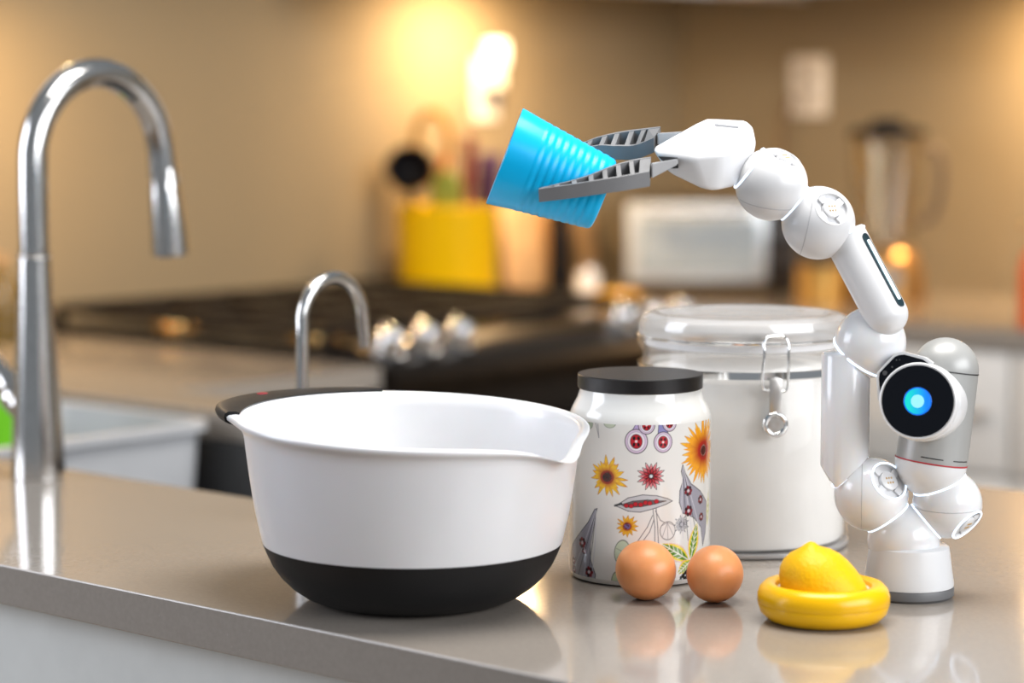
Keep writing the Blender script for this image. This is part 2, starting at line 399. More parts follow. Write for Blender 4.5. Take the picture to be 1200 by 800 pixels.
t = thing('range_hood', (-2.98, 2.79, 1.72), 'steel range hood above the black range', 'range hood')
bm = bmesh.new(); lo = [(-.245, -.37, 0), (.245, -.37, 0), (.245, .37, 0), (-.245, .37, 0)]; md = [(x, y, .05) for x, y, z in lo]; hi = [(-.245, -.14, .28), (.02, -.14, .28), (.02, .14, .28), (-.245, .14, .28)]
R = [[bm.verts.new(p) for p in q] for q in (lo, md, hi)]
for a, b in zip(R, R[1:]):
    for i in range(4): bm.faces.new((a[i], a[(i+1) % 4], b[(i+1) % 4], b[i]))
bm.faces.new(R[0][::-1]); bm.faces.new(R[2])
mesh_obj('canopy', bm, M_steel2, t, smooth=False)
mesh_obj('chimney', B(-.245, .02, -.14, .14, .2805, .9), M_steel2, t, smooth=False)
for yy in (2.62, 2.96):
    mesh_obj('hood_lamp', move(lathe([(0, 0), (.03, 0), (.03, -.006), (0, -.006)], 24), Matrix.Translation((.08, yy-2.79, -.0005))), mat('lamp_lens', (.9, .85, .7), .4, emit=(1, .7, .35), estr=3), t)
    area('hood_lamp_light', (-2.90, yy, 1.708), (-2.86, yy, .9), .05, .05, 0.6, (1.0, .66, .30))

# ------------------------------------------------------------------ things on the back worktop
Y_yellow = mat('yellow_glaze', (0.82, 0.50, 0.0), .35, spec=.2, vary=.04, scale=8)
pc = Vv(525, 330, 4.55)
t = thing('utensil_crock', (pc.x, pc.y, CT), 'glossy yellow ceramic utensil crock beside the range', 'crock')
CR = t.location.copy()
mesh_obj('crock_body', lathe([(0, 0), (.086, 0), (.09, .004), (.092, .02), (.093, .17), (.094, .183), (.090, .185), (.087, .18), (.086, .02), (0, .012)], 64), Y_yellow, t)
def utensil(name, label, dx, dy, lean, h, head, mcol, hcol=None):
    o = thing(name, (CR.x+RIGHT.x*dx+VIEW.x*dy, CR.y+RIGHT.y*dx+VIEW.y*dy, CT+.016), label, 'utensil', rz=AZ, group='utensils in the yellow crock')
    tip = Vector((lean[0], lean[1], h)); m = mat('utensil_'+mcol[0], mcol[1], .5, spec=.15)
    hm = mat('utensil_'+hcol[0], hcol[1], .4) if hcol else m
    mesh_obj('handle', tube([(0, 0, 0), tip*.5, tip*.8], [.006, .006, .007], 10), hm, o)
    bm = bmesh.new()
    if head == 'ladle':
        bm = lathe([(0, -.038), (.022, -.033), (.040, -.012), (.046, .014), (.043, .014), (.037, -.010), (.020, -.028), (0, -.033)], 32)
        move(bm, Matrix.Translation(tip*.86) @ Matrix.Rotation(1.1, 4, 'X'))
    elif head == 'spatula':
        box(bm, -.032, .032, -.004, .004, -.05, .05, bev=.0035); move(bm, zto(tip, tip*.93) @ Matrix.Rotation(.3, 4, 'Z'))
    elif head == 'spoon':
        bm = sphere(1, 24, 16); move(bm, zto(tip, tip*.93) @ Matrix.Diagonal((.03, .009, .045, 1)))
    elif head == 'loop':
        pts = []
        for k in range(28):
            a = 2*PI*k/28; pts.append(Vector((.033*math.sin(a), 0, .062*math.cos(a))))
        tube(pts, .008, 10, bm, closed=True); move(bm, zto(tip, tip*.86))
    mesh_obj('head', bm, m, o)
utensil('ladle', 'black ladle with a round bowl leaning left in crock', -.052, -.035, (-.02, -.02), .272, 'ladle', ('black', (.005, .004, .005)))
utensil('masher', 'yellow looped utensil rising highest from the crock', -.03, .03, (.0, .01), .325, 'loop', ('mustard', (.30, .13, .004)))
utensil('wooden_spoon', 'orange wooden spoon in the middle of crock', -.02, .0, (.012, .0), .235, 'spoon', ('orange', (.38, .10, .006)))
utensil('spatula', 'magenta spatula leaning right in the crock', .03, .01, (.01, .0), .265, 'spatula', ('magenta', (.22, .002, .035)))
utensil('spatula', 'purple spatula at the right rim of crock', .055, .03, (.022, .01), .23, 'spatula', ('purple', (.10, .065, .16)))
utensil('spoon', 'short pale green spoon at the front of crock', .0, -.05, (.0, -.012), .205, 'spoon', ('green', (.26, .28, .04)))

# boards, mill, bottles by the left wall
def board(label, y0, y1, h, m, off):
    bm = B(0, .016, y0, y1, 0, h, bev=.005); 
    o = mesh_obj('cutting_board', bm, m); o.location = (XL+.012+off+h*.14, 0, CT+.001); o.rotation_euler = (0, -.14, 0)
    return tag(o, label, 'cutting board', 'cutting boards')
board('pale wooden cutting board leaning on wall behind the blue cup', 3.60, 3.88, .18, mat('pale_wood', (.62, .40, .20), .5, vary=.15, scale=20), .0)
board('small brown wooden cutting board leaning beneath the blue cup', 3.71, 3.80, .15, mat('brown_wood', (.36, .19, .06), .5, vary=.2, scale=20), .024)
p = Vv(656, 330, 4.86)
o = thing('pepper_mill', (p.x, p.y, CT), 'tall black pepper mill below the blue cup', 'pepper mill')
mesh_obj('mill_body', lathe([(0, 0), (.026, 0), (.026, .03), (.022, .06), (.024, .11), (.020, .135), (0, .135)], 32), M_black, o)
mesh_obj('mill_head', lathe([(0, .136), (.020, .136), (.024, .15), (.022, .175), (.012, .185), (0, .19)], 32), M_black, o)
p = Vv(689, 338, 4.68)
o = thing('salt_shaker', (p.x, p.y, CT), 'small white shaker between black mill and toaster oven', 'shaker')
mesh_obj('shaker_body', lathe([(0, 0), (.022, 0), (.023, .006), (.021, .045), (.017, .05), (0, .05)], 32), mat('white_ceramic', (.8, .8, .8), .25), o)
mesh_obj('shaker_cap', lathe([(0, .066), (.012, .064), (.017, .056), (.018, .0505), (0, .0505)], 32), M_chrome, o)
p = Vv(722, 348, 4.52)
o = thing('lemon_dish', (p.x, p.y, CT), 'small yellow dish in front of the toaster oven', 'dish')
mesh_obj('dish_body', lathe([(0, 0), (.03, 0), (.045, .014), (.052, .022), (.049, .022), (.042, .014), (.028, .006), (0, .005)], 40), mat('amber_glaze', (.7, .38, .02), .25), o)

# toaster oven in the corner
p = Vv(822, 300, 4.86)
o = thing('toaster_oven', (p.x, p.y, CT), 'steel toaster oven with pale reflection coloured onto its glass door, back corner', 'toaster oven', rz=AZ-.05)
mesh_obj('housing', B(-.155, .185, -.11, .13, .016, .188, bev=.008), mat('dark_housing', (.045, .032, .022), .4), o)
dr = mesh_obj('door', B(-.150, .125, -.126, -.111, .026, .180, bev=.004), mat('steel_reflection_tint', (.60, .65, .68), .3, metal=.3), o)  # bluish pale base colour stands for daylight mirrored in the door
mesh_obj('window', B(-.128, .105, -.1285, -.1262, .045, .150), mat('oven_glass_reflection', (.52, .60, .66), .12, metal=.35), dr, smooth=False)  # window reflection put into the glass colour as pale blue
mesh_obj('door_handle', tube([(-.11, -.145, .165), (.09, -.145, .165)], .006, 10), M_chrome, dr)
for k in range(3):
    b = lathe([(0, 0), (.014, 0), (.012, .016), (0, .016)], 20); move(b, zto((0, -1, 0), (.155, -.1105, .05+k*.05)))
    mesh_obj('dial', b, M_black, o)
for sx in (-.13, .16):
    for sy in (-.09, .11):
        mesh_obj('foot', move(lathe([(0, 0), (.012, 0), (.012, .0165), (0, .0165)], 16), Matrix.Translation((sx, sy, 0))), M_black, o)

# golden tin and blender
p = Vv(962, 338, 4.55)
o = thing('coffee_tin', (p.x, p.y, CT), 'golden brown tin left of the blender', 'tin')
mesh_obj('tin_body', lathe([(0, 0), (.046, 0), (.047, .003), (.047, .07), (.045, .072), (0, .072)], 40), mat('golden_tin', (.65, .38, .10), .3, metal=.7), o)
mesh_obj('tin_lid', lathe([(0, .085), (.04, .085), (.048, .082), (.048, .0725), (0, .0725)], 40), mat('dark_lid', (.05, .03, .02), .4), o)
p = Vv(1037, 335, 4.62)
o = thing('blender', (p.x, p.y, CT), 'glass jug blender with flat black lid against right wall', 'blender', rz=AZ)
M_glassw = clear_mat('jug_glass', (.93, .90, .84), .10, .05)
mesh_obj('motor_base', lathe([(0, 0), (.078, 0), (.08, .006), (.072, .06), (.058, .095), (.05, .10), (0, .10)], 48), mat('bronze_base', (.42, .24, .09), .3, metal=.8), o)
mesh_obj('jug', lathe([(.048, .101), (.052, .115), (.064, .20), (.072, .31), (.070, .31), (.062, .20), (.050, .116), (.0, .108)], 48), M_glassw, o)
mesh_obj('jug_handle', tube(smooth_path([(.070, 0, .29), (.10, 0, .28), (.105, 0, .22), (.09, 0, .16), (.058, 0, .15)], 6), .008, 12), mat('smoked_plastic', (.10, .07, .045), .3), o)
mesh_obj('lid', lathe([(0, .345), (.03, .345), (.034, .33), (.068, .328), (.074, .322), (.074, .311), (0, .311)], 48), M_black, o)
mesh_obj('dial', move(lathe([(0, 0), (.018, 0), (.016, .014), (0, .014)], 24), zto((0, -1, .25), (0, -.071, .045))), M_chrome, o)
p = G(1203, 387)
o = thing('soap_bottle', (p.x, p.y+.03, CT), 'orange bottle with pump at the right edge', 'bottle', rz=AZ)
mesh_obj('bottle_body', lathe([(0, 0), (.026, 0), (.028, .004), (.028, .10), (.022, .125), (.011, .132), (.011, .14), (0, .14)], 40), mat('orange_plastic', (.75, .10, .015), .3), o)
pm = tube(smooth_path([(0, 0, .14), (0, 0, .17), (-.004, 0, .178), (-.03, 0, .176)], 5), .005, 10)
mesh_obj('pump', pm, M_brass, o)
# olive bottle behind the faucet
p = G(48, 398)
o = thing('oil_bottle', (p.x, p.y, CT), 'dark olive oil bottle half hidden by the tall faucet', 'bottle')
o.location = (-3.12, 2.32, CT)
mesh_obj('bottle_body', lathe([(0, 0), (.033, 0), (.035, .005), (.035, .05), (.033, .075), (.016, .10), (.012, .12), (0, .12)], 40), mat('olive_glass', (.10, .065, .008), .15), o)
mesh_obj('cork', lathe([(0, .1205), (.010, .1205), (.011, .138), (0, .138)], 20), mat('cork', (.4, .25, .12), .8), o)

# outlets
M_plate = mat('outlet_plate', (.80, .76, .70), .4)
def outlet(loc, rz, label, wd):
    o = thing('wall_outlet', loc, label, 'outlet', rz=rz)
    mesh_obj('plate', B(-wd, wd, -.007, 0, -.062, .062, bev=.003), M_plate, o)
    for sx in ([0] if wd < .05 else [-.023, .023]):
        for sz in (-.022, .022):
            f = mesh_obj('socket', B(sx-.016, sx+.016, -.010, -.0072, sz-.014, sz+.014, bev=.002), mat('socket_face', (.40, .36, .31), .4), o)
            bm = bmesh.new()
            for q in (-.006, .006): box(bm, sx+q-.0012, sx+q+.0012, -.0104, -.0098, sz-.004, sz+.006)
            mesh_obj('slots', bm, mat('slot_dark', (.03, .03, .03), .6), f, smooth=False)
    return o
r = ray(949, 101); tt = YR / r.y; pw = Vector((0, 0, CAMZ)) + r*tt
outlet((pw.x, YR-.0005, pw.z), 0, 'pale double outlet on the right wall above toaster oven', .047)
cr = [(pw.x-.035, YR-.02, pw.z-.02), (pw.x-.05, YR-.03, pw.z-.10), (pw.x-.045, YR-.03, pw.z-.22), (pw.x-.05, YR-.04, CT+.01)]
o = mesh_obj('power_cord', tube(smooth_path(cr, 8), .005, 8), mat('brown_cord', (.16, .09, .04), .6)); tag(o, 'brown power cord hanging from the double outlet', 'cord')
r = ray(567, 105); tt = XL / r.x; pw = Vector((0, 0, CAMZ)) + r*tt
outlet((XL+.0005, pw.y, pw.z), -PI/2+PI, 'outlet on the left wall below the glowing night light', .036)
o = thing('night_light', (XL+.012, pw.y, pw.z+.022), 'small white glowing night light plugged into left outlet', 'night light', rz=PI/2)
mesh_obj('plug_body', B(-.022, .022, -.028, 0, -.02, .02, bev=.004), M_plate, o)
mesh_obj('glowing_shade', B(-.026, .026, -.034, -.004, .021, .075, bev=.008, seg=3), mat('night_shade', (.9, .88, .82), .5, emit=(1, .93, .80), estr=0.8), o)

# ------------------------------------------------------------------ mixing bowl
pb = G(484, 700.5)
BOWL = thing('mixing_bowl', pb, 'large white mixing bowl with black non-slip base, handle and pouring spout', 'mixing bowl', rz=AZ)
M_bowl = mat('white_bowl_plastic', (0.72, 0.72, 0.735), .28, vary=.01, coat=.2, sss=.05)
M_rub = mat('black_rubber', (.008, .008, .009), .5, vary=.1, bump=.06, bscale=900, spec=.3)
def sst(a, b, x):
    t = min(1, max(0, (x-a)/(b-a))); return t*t*(3-2*t)
def hnd(th):     # handle flange 0..1 (degrees, 0 right, 90 away)
    d = th % 360
    return sst(92, 128, d)*(1-sst(142, 197, d))
TH_SP = -33
def spo(th):
    d = (th-TH_SP+180) % 360 - 180
    return math.exp(-(d/11.0)**2), math.exp(-(d/24.0)**2)
ZR = .1315; ZK = 1.055
def bowl_pt(th, r, z, wl=0.0):
    s1, s2 = spo(th); k = max(0, z/ZR)
    r2 = r + .036*hnd(th)*wl + .010*s1*k**6 - .002*s2*k**3
    a = math.radians(th); x, y = r2*math.cos(a), r2*math.sin(a)
    zz = z*ZK - .048*(.707*x - .707*y)*k**2 - (.0085*s1 + .0075*s2)*k**10 - .004*hnd(th)*wl
    return Vector((x, y, zz))
def polar(prof, n=160, a0=0, a1=360, full=True):
    bm = bmesh.new(); rings = []
    for (r, z, wl) in prof:
        if r < 1e-6: rings.append([bm.verts.new((0, 0, z))])
        else: rings.append([bm.verts.new(bowl_pt(a0+(a1-a0)*i/n, r, z, wl)) for i in range(n if full else n+1)])
    for a, b in zip(rings, rings[1:]):
        m = n
        for i in range(m):
            j = (i+1) % n if full else i+1
            if len(a) == 1: bm.faces.new((a[0], b[i], b[j]))
            elif len(b) == 1: bm.faces.new((a[i], a[j], b[0]))
            else: bm.faces.new((a[i], a[j], b[j], b[i]))
    return bm
outer = [(.1142, .0430), (.1165, .052), (.1195, .065), (.1222, .08), (.1243, .094), (.1262, .108), (.1272, .116), (.1282, .1205)]
prof = [(r, z, 0) for r, z in outer] + [(.1305, .1245, .3), (.1335, .1262, .8), (.1350, .1280, 1), (.1352, .1300, 1), (.1340, .1313, .9), (.1315, .1317, .35), (.1290, .1310, 0), (.1268, .1285, 0)]
inner = [(.1255, .122), (.1235, .108), (.121, .094), (.1185, .08), (.1155, .065), (.1120, .05), (.107, .035), (.098, .02), (.085, .011), (.06, .007), (0, .006)]
prof += [(r, z, 0) for r, z in inner]
mesh_obj('bowl_shell', polar(prof), M_bowl, BOWL, angle=75)
bp = [(0, 0.0008), (.055, .0008), (.066, 0), (.074, .0015), (.084, .0055), (.093, .0115), (.1010, .0190), (.1070, .0270), (.1110, .035), (.1144, .0429), (.1125, .0431)]
mesh_obj('rubber_base', polar([(r, z, 0) for r, z in bp]), M_rub, BOWL, angle=70)
hp = [(.1300, .1322, 0), (.1315, .1335, .3), (.1345, .1336, .9), (.1365, .1322, 1.02), (.1370, .1295, 1.04), (.1362, .1265, 1.0), (.1340, .1252, .8), (.1315, .1240, .35), (.1315, .1300, .3)]
def closed_strip(prof, a0, a1, n):
    bm = bmesh.new(); rings = []
    for i in range(n+1):
        th = a0+(a1-a0)*i/n; rings.append([bm.verts.new(bowl_pt(th, r, z, wl)) for r, z, wl in prof])
    for a, b in zip(rings, rings[1:]):
        for i in range(len(prof)): bm.faces.new((a[i], a[(i+1) % len(prof)], b[(i+1) % len(prof)], b[i]))
    bm.faces.new(rings[0][::-1]); bm.faces.new(rings[-1]); return bm
hd = mesh_obj('handle_grip', closed_strip(hp, 103, 184, 60), M_rub, BOWL, angle=60)
bm = bmesh.new(); cl = bowl_pt(143, .1332, .1338, .6)
lg = sphere(1, 20, 10); move(lg, Matrix.Translation(cl) @ Matrix.Diagonal((.0045, .0065, .0008, 1)))
mesh_obj('logo_badge', lg, mat('red_badge', (.22, .006, .016), .5), hd)

# ------------------------------------------------------------------ patterned jar
JR = .0565; JC = stand(749, 689, JR)
JAR = thing('storage_jar', JC, 'white ceramic jar printed with flowers and pods, black wooden lid', 'jar', rz=AZ)
JD = JC.dot(VIEW)
def z_at(py, d): return Vv(600, py, d).z - CT
JPX = JC.dot(RIGHT)/JD*FPX*1.0
def Jm(x, y):
    """label position (mm around, mm up) of a mark measured on the photograph"""
    rpx = JR/JD*FPX*1.0; v = max(-.99, min(.99, (x-749)/rpx)); th = math.asin(v)
    return th*JR*1000, z_at(y, JD-JR*math.cos(th))*1000
JH = z_at(437, JD)
ZS = z_at(498, JD-JR)           # top of the printed wall
Z2 = ZS+.004
bodyprof = [(0, .001), (JR-.006, 0), (JR-.002, .0012), (JR, .005)]
nS, nZ = 760, 270
zs = np.linspace(.005, ZS, nZ)
bm_prof = bodyprof
# dense wall carrying the print as vertex colours
ths = -PI/2 + 2*PI*np.arange(nS)/nS
Sg, Zg = np.meshgrid(ths[:nS//2]*JR*1000, zs*1000)
COL = np.ones(Sg.shape + (3,)) * np.array([.83, .82, .79])
rng = np.random.RandomState(3)
def srgb(h):
    c = np.array([int(h[i:i+2], 16) for i in (0, 2, 4)])/255.0
    return np.where(c <= .04045, c/12.92, ((c+.055)/1.055)**2.4)
class Painter:
    def __init__(s): s.S = Sg; s.Z = Zg
    def put(s, m, c, a=1.0):
        m = np.clip(m, 0, 1)[..., None]*a; COL[:] = COL*(1-m) + np.array(c)*m
    def soft(s, sd): return np.clip(.5 - sd/.45, 0, 1)
    def ell_sd(s, c, a, b, ang):
        x = s.S-c[0]; z = s.Z-c[1]; ca, sa = math.cos(ang), math.sin(ang)
        u = (x*ca+z*sa)/a; v = (-x*sa+z*ca)/b; r = np.sqrt(u*u+v*v)+1e-9
        return (r-1)*min(a, b), u, v
    def ell(s, c, a, b, ang, col, al=1.0, line=None, lw=.35):
        sd, u, v = s.ell_sd(c, a, b, ang); s.put(s.soft(sd), col, al)
        if line is not None: s.put(s.soft(np.abs(sd)-lw), line)
    def petal(s, c, r0, r1, wd, ang, c0, c1, line=None, ctip=None):
        """pointed petal from radius r0 to r1, colour running c0 -> c1"""
        x = s.S-c[0]; z = s.Z-c[1]; u = x*math.cos(ang)+z*math.sin(ang); v = -x*math.sin(ang)+z*math.cos(ang)
        t = np.clip((u-r0)/(r1-r0), 0, 1); half = wd*np.sin(PI*np.clip(t*.9+.1, 0, 1))**.8*(1-t*.25)
        sd = np.maximum(np.abs(v)-half, np.maximum(r0-u, u-r1)); m = s.soft(sd)[..., None]
        tt = np.clip((t-.15)/.5, 0, 1)[..., None]; c = np.array(c0)*(1-tt)+np.array(c1)*tt
        if ctip is not None:
            t3 = np.clip((t-.75)/.25, 0, 1)[..., None]; c = c*(1-t3)+np.array(ctip)*t3
        COL[:] = COL*(1-m)+c*m
        if line is not None: s.put(s.soft(np.abs(sd)-.22)*(t > 0), line)
    def line(s, pts, wd, col, al=1.0):
        for (x0, z0), (x1, z1) in zip(pts, pts[1:]):
            dx, dz = x1-x0, z1-z0; L = dx*dx+dz*dz+1e-9
            t = np.clip(((s.S-x0)*dx+(s.Z-z0)*dz)/L, 0, 1)
            s.put(s.soft(np.hypot(s.S-x0-t*dx, s.Z-z0-t*dz)-wd), col, al)
    def poly(s, pts, col, al=1.0, line=None, lw=.25):
        ins = np.zeros(s.S.shape, bool); n = len(pts)
        for i in range(n):
            x0, z0 = pts[i]; x1, z1 = pts[(i+1) % n]
            if z0 == z1: continue
            c = ((z0 > s.Z) != (z1 > s.Z)) & (s.S < (x1-x0)*(s.Z-z0)/(z1-z0)+x0); ins ^= c
        s.put(ins.astype(float), col, al)
        if line is not None: s.line(list(pts)+[pts[0]], lw, line)
K = srgb('2b2a30'); GY = srgb('8d8d93'); PXM = JD/FPX*1000
def zc(zx, zy): return Jm(660+zx/3.635, 480+zy/3.635)    # marks read off an enlarged crop
def sunflower(p, c, r, n, cc, rc, c0, c1, ctip, wd=.20):
    rg = np.random.RandomState(int(abs(c[0]*10)+r*7))
    for lay in (0, 1):
        for k in range(n):
            a = 2*PI*(k+.5*lay)/n + rg.uniform(-.1, .1); rr = r*rg.uniform(.78, 1.05)*(1 if lay == 0 else .82)
            p.petal(c, r*.15, rr, r*wd*rg.uniform(.7, 1.1), a, c0, c1, line=srgb('c98a12') if lay == 0 else None, ctip=ctip if rg.rand() < .5 else None)
    p.ell(c, rc*1.5, rc*1.35, .3, srgb('8e1f10'), .75); p.ell(c, rc, rc*.9, .3, cc)
    for k in range(14):
        a = rg.uniform(0, 2*PI); q = rc*rg.uniform(.3, 1.2); p.ell((c[0]+q*math.cos(a), c[1]+q*math.sin(a)), .5, .4, 0, srgb('5c1710'))
def pod(p, pts, tip, berries):
    p.poly([zc(*q) for q in pts], srgb('a2a1ae'), 1, K, .3)
    xs_ = [q[0] for q in pts]; ys_ = [q[1] for q in pts]; bx = (min(xs_)+max(xs_))/2
    for k in (-.5, -.25, 0, .22, .45):
        w_ = (max(xs_)-min(xs_))
        p.line([zc(tip[0], tip[1]+6), zc(tip[0]*.55+bx*.45+k*w_*.4, tip[1]*.55+max(ys_)*.45), zc(bx+k*w_*.72, max(ys_)-abs(k)*40-12)], .35, srgb('4a4a52') if k in (-.25, .22) else srgb('d6d5de'), .85)
    for (bx_, by_, br) in berries:
        c = zc(bx_, by_)
        for k in range(7):
            a = k*2*PI/7; p.ell((c[0]+br*.62*math.cos(a), c[1]+br*.62*math.sin(a)), br*.36, br*.36, 0, srgb('3a1620' if k % 2 else '7c1f2b'))
        p.ell(c, br*.3, br*.3, 0, srgb('d9c9d0'))
def leaf(p, a, b, wd, edge, mid, vein):
    a = np.array(zc(*a)); b = np.array(zc(*b)); L = np.hypot(*(b-a)); ang = math.atan2(b[1]-a[1], b[0]-a[0]); n = np.array([-math.sin(ang), math.cos(ang)])
    def outl(w_): return [tuple(a+(b-a)*t+n*w_*math.sin(PI*t**.9)) for t in np.linspace(0, 1, 12)] + [tuple(a+(b-a)*t-n*w_*math.sin(PI*t**.9)) for t in np.linspace(1, 0, 12)]
    p.poly(outl(wd*1.2), srgb('f0b9a8'), .7); p.poly(outl(wd), edge); p.poly(outl(wd*.66), mid)
    p.line([tuple(a), tuple(b)], .45, vein)
    for t in (.25, .4, .55, .7):
        q = a+(b-a)*t
        for sg in (-1, 1): p.line([tuple(q), tuple(q+(b-a)*.12+n*sg*wd*.6)], .3, vein)
def draw(p):
    # faint green leaf, left top
    p.ell(zc(95, 62), 5, 4, .4, srgb('b7c3ae'), 1, srgb('7c8a78'), .2); p.ell(zc(182, 58), 5, 3.5, 0, srgb('c4cdb8'), 1, srgb('7c8a78'), .2)
    p.line([zc(125, 55), zc(138, 118), zc(134, 60)], .3, GY)
    # split figs hanging at the top
    for (x, y, ro, st) in ((292, 135, 13, (300, 60)), (405, 138, 11, (395, 55)), (335, 66, 9.5, (338, 40)), (432, 58, 8.5, (430, 40))):
        c = zc(x, y); r = ro*PXM
        p.poly([zc(x-22, y-38), zc(st[0]-9, st[1]), zc(st[0]+9, st[1]), zc(x+22, y-38)], srgb('b9a6d2') if x < 350 else srgb('8f8bc0'), 1, K, .22)
        p.ell(c, r, r*1.08, 0, srgb('dcc6dd'), 1, K, .3); p.ell(c, r*.78, r*.86, 0, srgb('efe6ee'), 1, srgb('a99ab5'), .2)
        p.ell(c, r*.52, r*.62, 0, srgb('c3202e'), 1, srgb('5a0f16'), .3)
        for (dx, dz) in ((-.2, .28), (.2, .28), (-.2, -.28), (.2, -.28)): p.ell((c[0]+dx*r, c[1]+dz*r), r*.12, r*.17, dx, srgb('1c0c10'))
        p.ell(c, r*.12, r*.12, 0, srgb('f2dfe0'))
    Yw, Or, Rd = srgb('f7c31c'), srgb('e8741a'), srgb('b5240f')
    sunflower(p, zc(172, 287), 25.5*PXM, 15, srgb('3a1512'), 6.0*PXM, Rd, Yw, Or, .115)
    sunflower(p, zc(584, 172), 44*PXM, 22, srgb('4a0d12'), 6*PXM, srgb('b01a10'), srgb('f7a81a'), srgb('fbd23a'), .085)
    for k in range(16):     # red daisy with black outlines
        a = 2*PI*k/16; c = zc(355, 283)
        p.petal(c, 2, (17 if k % 2 else 14.5)*PXM, 2.2*PXM, a, srgb('b3202b'), srgb('e58a90'), line=srgb('16161a'), ctip=srgb('f4efe9'))
    for k in range(10): p.petal(zc(355, 283), 1, 9.5*PXM, 1.7*PXM, 2*PI*(k+.3)/10, srgb('6d0f18'), srgb('cf3a44'), line=srgb('2a0b0e'))
    p.ell(zc(355, 283), 2.3*PXM, 2.3*PXM, 0, srgb('dfe3e6'), 1, K, .3)
    # stems and outline leaves
    for pts in ([(362, 410), (372, 500), (372, 580)], [(376, 410), (384, 500), (388, 580)], [(362, 450), (340, 500), (300, 560), (270, 585)], [(368, 468), (350, 520), (318, 565), (290, 590)], [(374, 430), (395, 470), (420, 485)]):
        p.line([zc(*q) for q in pts], .32, srgb('6d6d73'))
    p.ell(zc(427, 515), 9.5*PXM, 10.5*PXM, 0, srgb('e9e8e6'), 1, srgb('55555b'), .28)
    for q in ((400, 495), (450, 490), (405, 540), (452, 535), (428, 550)): p.line([zc(425, 480), zc(*q)], .22, GY)
    p.ell(zc(235, 606), 9*PXM, 14*PXM, -.15, srgb('ccd8be'), 1, srgb('6e776a'), .3)
    for q in ((212, 590), (215, 630), (255, 580), (258, 620)): p.line([zc(240, 605), zc(*q)], .22, srgb('88927f'))
    p.ell(zc(210, 722), 5*PXM, 9*PXM, -.2, srgb('c3d2ae'), 1, srgb('6e776a'), .3)
    # pea pod
    P = [(205, 408), (225, 398), (260, 375), (320, 362), (380, 366), (425, 378), (446, 388), (420, 402), (370, 420), (310, 436), (260, 432), (225, 416)]
    p.poly([zc(*q) for q in P], srgb('c9c9cd'), 1, srgb('4b4b52'), .3)
    P2 = [(230, 404), (280, 388), (340, 383), (420, 388), (370, 402), (310, 414), (250, 416)]
    p.poly([zc(*q) for q in P2], srgb('6b5a5c'), 1, K, .2)
    for i, bx_ in enumerate((252, 272, 290, 312, 332, 350, 378)): p.ell(zc(bx_, 408-i*3+(i % 2)*5), 2.7*PXM, 2.4*PXM, 0, srgb('c4202c'), 1, srgb('5e0d14'), .18)
    p.line([zc(205, 408), zc(232, 400)], .8, K)
    sunflower(p, zc(256, 497), 13.5*PXM, 13, srgb('6b5a8c'), 3.6*PXM, srgb('c8601a'), srgb('edb51f'), Or, .13)
    for k in range(18):
        a = 2*PI*k/18; c = zc(487, 488); p.petal(c, 1, (11 if k % 2 else 8.5)*PXM, 1.2*PXM, a, srgb('a9a9ae'), srgb('dededf'), line=srgb('606067'))
    p.ell(zc(487, 488), 2.6*PXM, 2.6*PXM, 0, srgb('b9b9c0'), 1, srgb('505058'), .3)
    pod(p, [(132, 420), (122, 424), (95, 480), (62, 525), (32, 575), (18, 640), (22, 700), (40, 722), (75, 732), (124, 736), (126, 700), (106, 640), (104, 580), (118, 500)], (128, 425), [(72, 565, 4.6), (38, 640, 3.6), (100, 690, 4.6), (40, 680, 3.2), (80, 600, 3.0)])
    pod(p, [(490, 234), (484, 262), (492, 300), (478, 345), (476, 395), (492, 440), (540, 458), (575, 500), (584, 578), (597, 520), (602, 440), (600, 390), (570, 345), (528, 315), (502, 270)], (491, 238), [(516, 345, 4.4), (572, 382, 3.8), (518, 430, 4.6), (576, 455, 3.6)])
    Ye, Gn, Wv = srgb('f3dc3c'), srgb('5f8f2a'), srgb('f4f3e4')
    leaf(p, (528, 640), (556, 478), 5.4, Ye, Gn, Wv); leaf(p, (520, 640), (398, 570), 5.6, Ye, Gn, Wv); leaf(p, (530, 640), (470, 700), 4.6, Ye, srgb('8fb03a'), Wv)
    leaf(p, (606, 500), (612, 330), 3.2, srgb('e8e08a'), srgb('a3b558'), Wv)
    p.poly([zc(*q) for q in ((476, 742), (480, 712), (520, 668), (560, 700), (580, 745))], srgb('17171b'))
    for q in ((492, 720), (505, 705), (515, 725), (530, 700), (545, 720), (520, 740), (540, 740), (500, 738)): p.ell(zc(*q), .6, .6, 0, srgb('eef0f0'))
    p.ell(zc(482, 735), 3, 2.2, 0, srgb('8fc6c4'))
draw(Painter())
COL = np.concatenate([COL, COL], axis=1)     # the print repeats on the far side
verts = [(JR*math.sin(a), -JR*math.cos(a), z) for z in zs for a in ths]
faces = [(j*nS+i, j*nS+(i+1) % nS, (j+1)*nS+(i+1) % nS, (j+1)*nS+i) for j in range(nZ-1) for i in range(nS)]
me = bpy.data.meshes.new('jar_wall'); me.from_pydata(verts, [], faces)
ca = me.color_attributes.new('print', 'FLOAT_COLOR', 'POINT')
ca.data.foreach_set('color', np.concatenate([COL.reshape(-1, 3), np.ones((nS*nZ, 1))], 1).astype(np.float32).ravel())
me.polygons.foreach_set('use_smooth', np.ones(len(faces), dtype=bool))
m = mat('printed_ceramic', (.83, .82, .79), .14, vary=0, coat=.3)
at = m.node_tree.nodes.new('ShaderNodeAttribute'); at.attribute_name = 'print'
m.node_tree.links.new(at.outputs['Color'], m.node_tree.nodes['Principled BSDF'].inputs['Base Color'])
me.materials.append(m); jw = link(bpy.data.objects.new('printed_wall', me)); jw.parent = JAR
jw['label'] = 'white wall printed with flowers and seed pods'
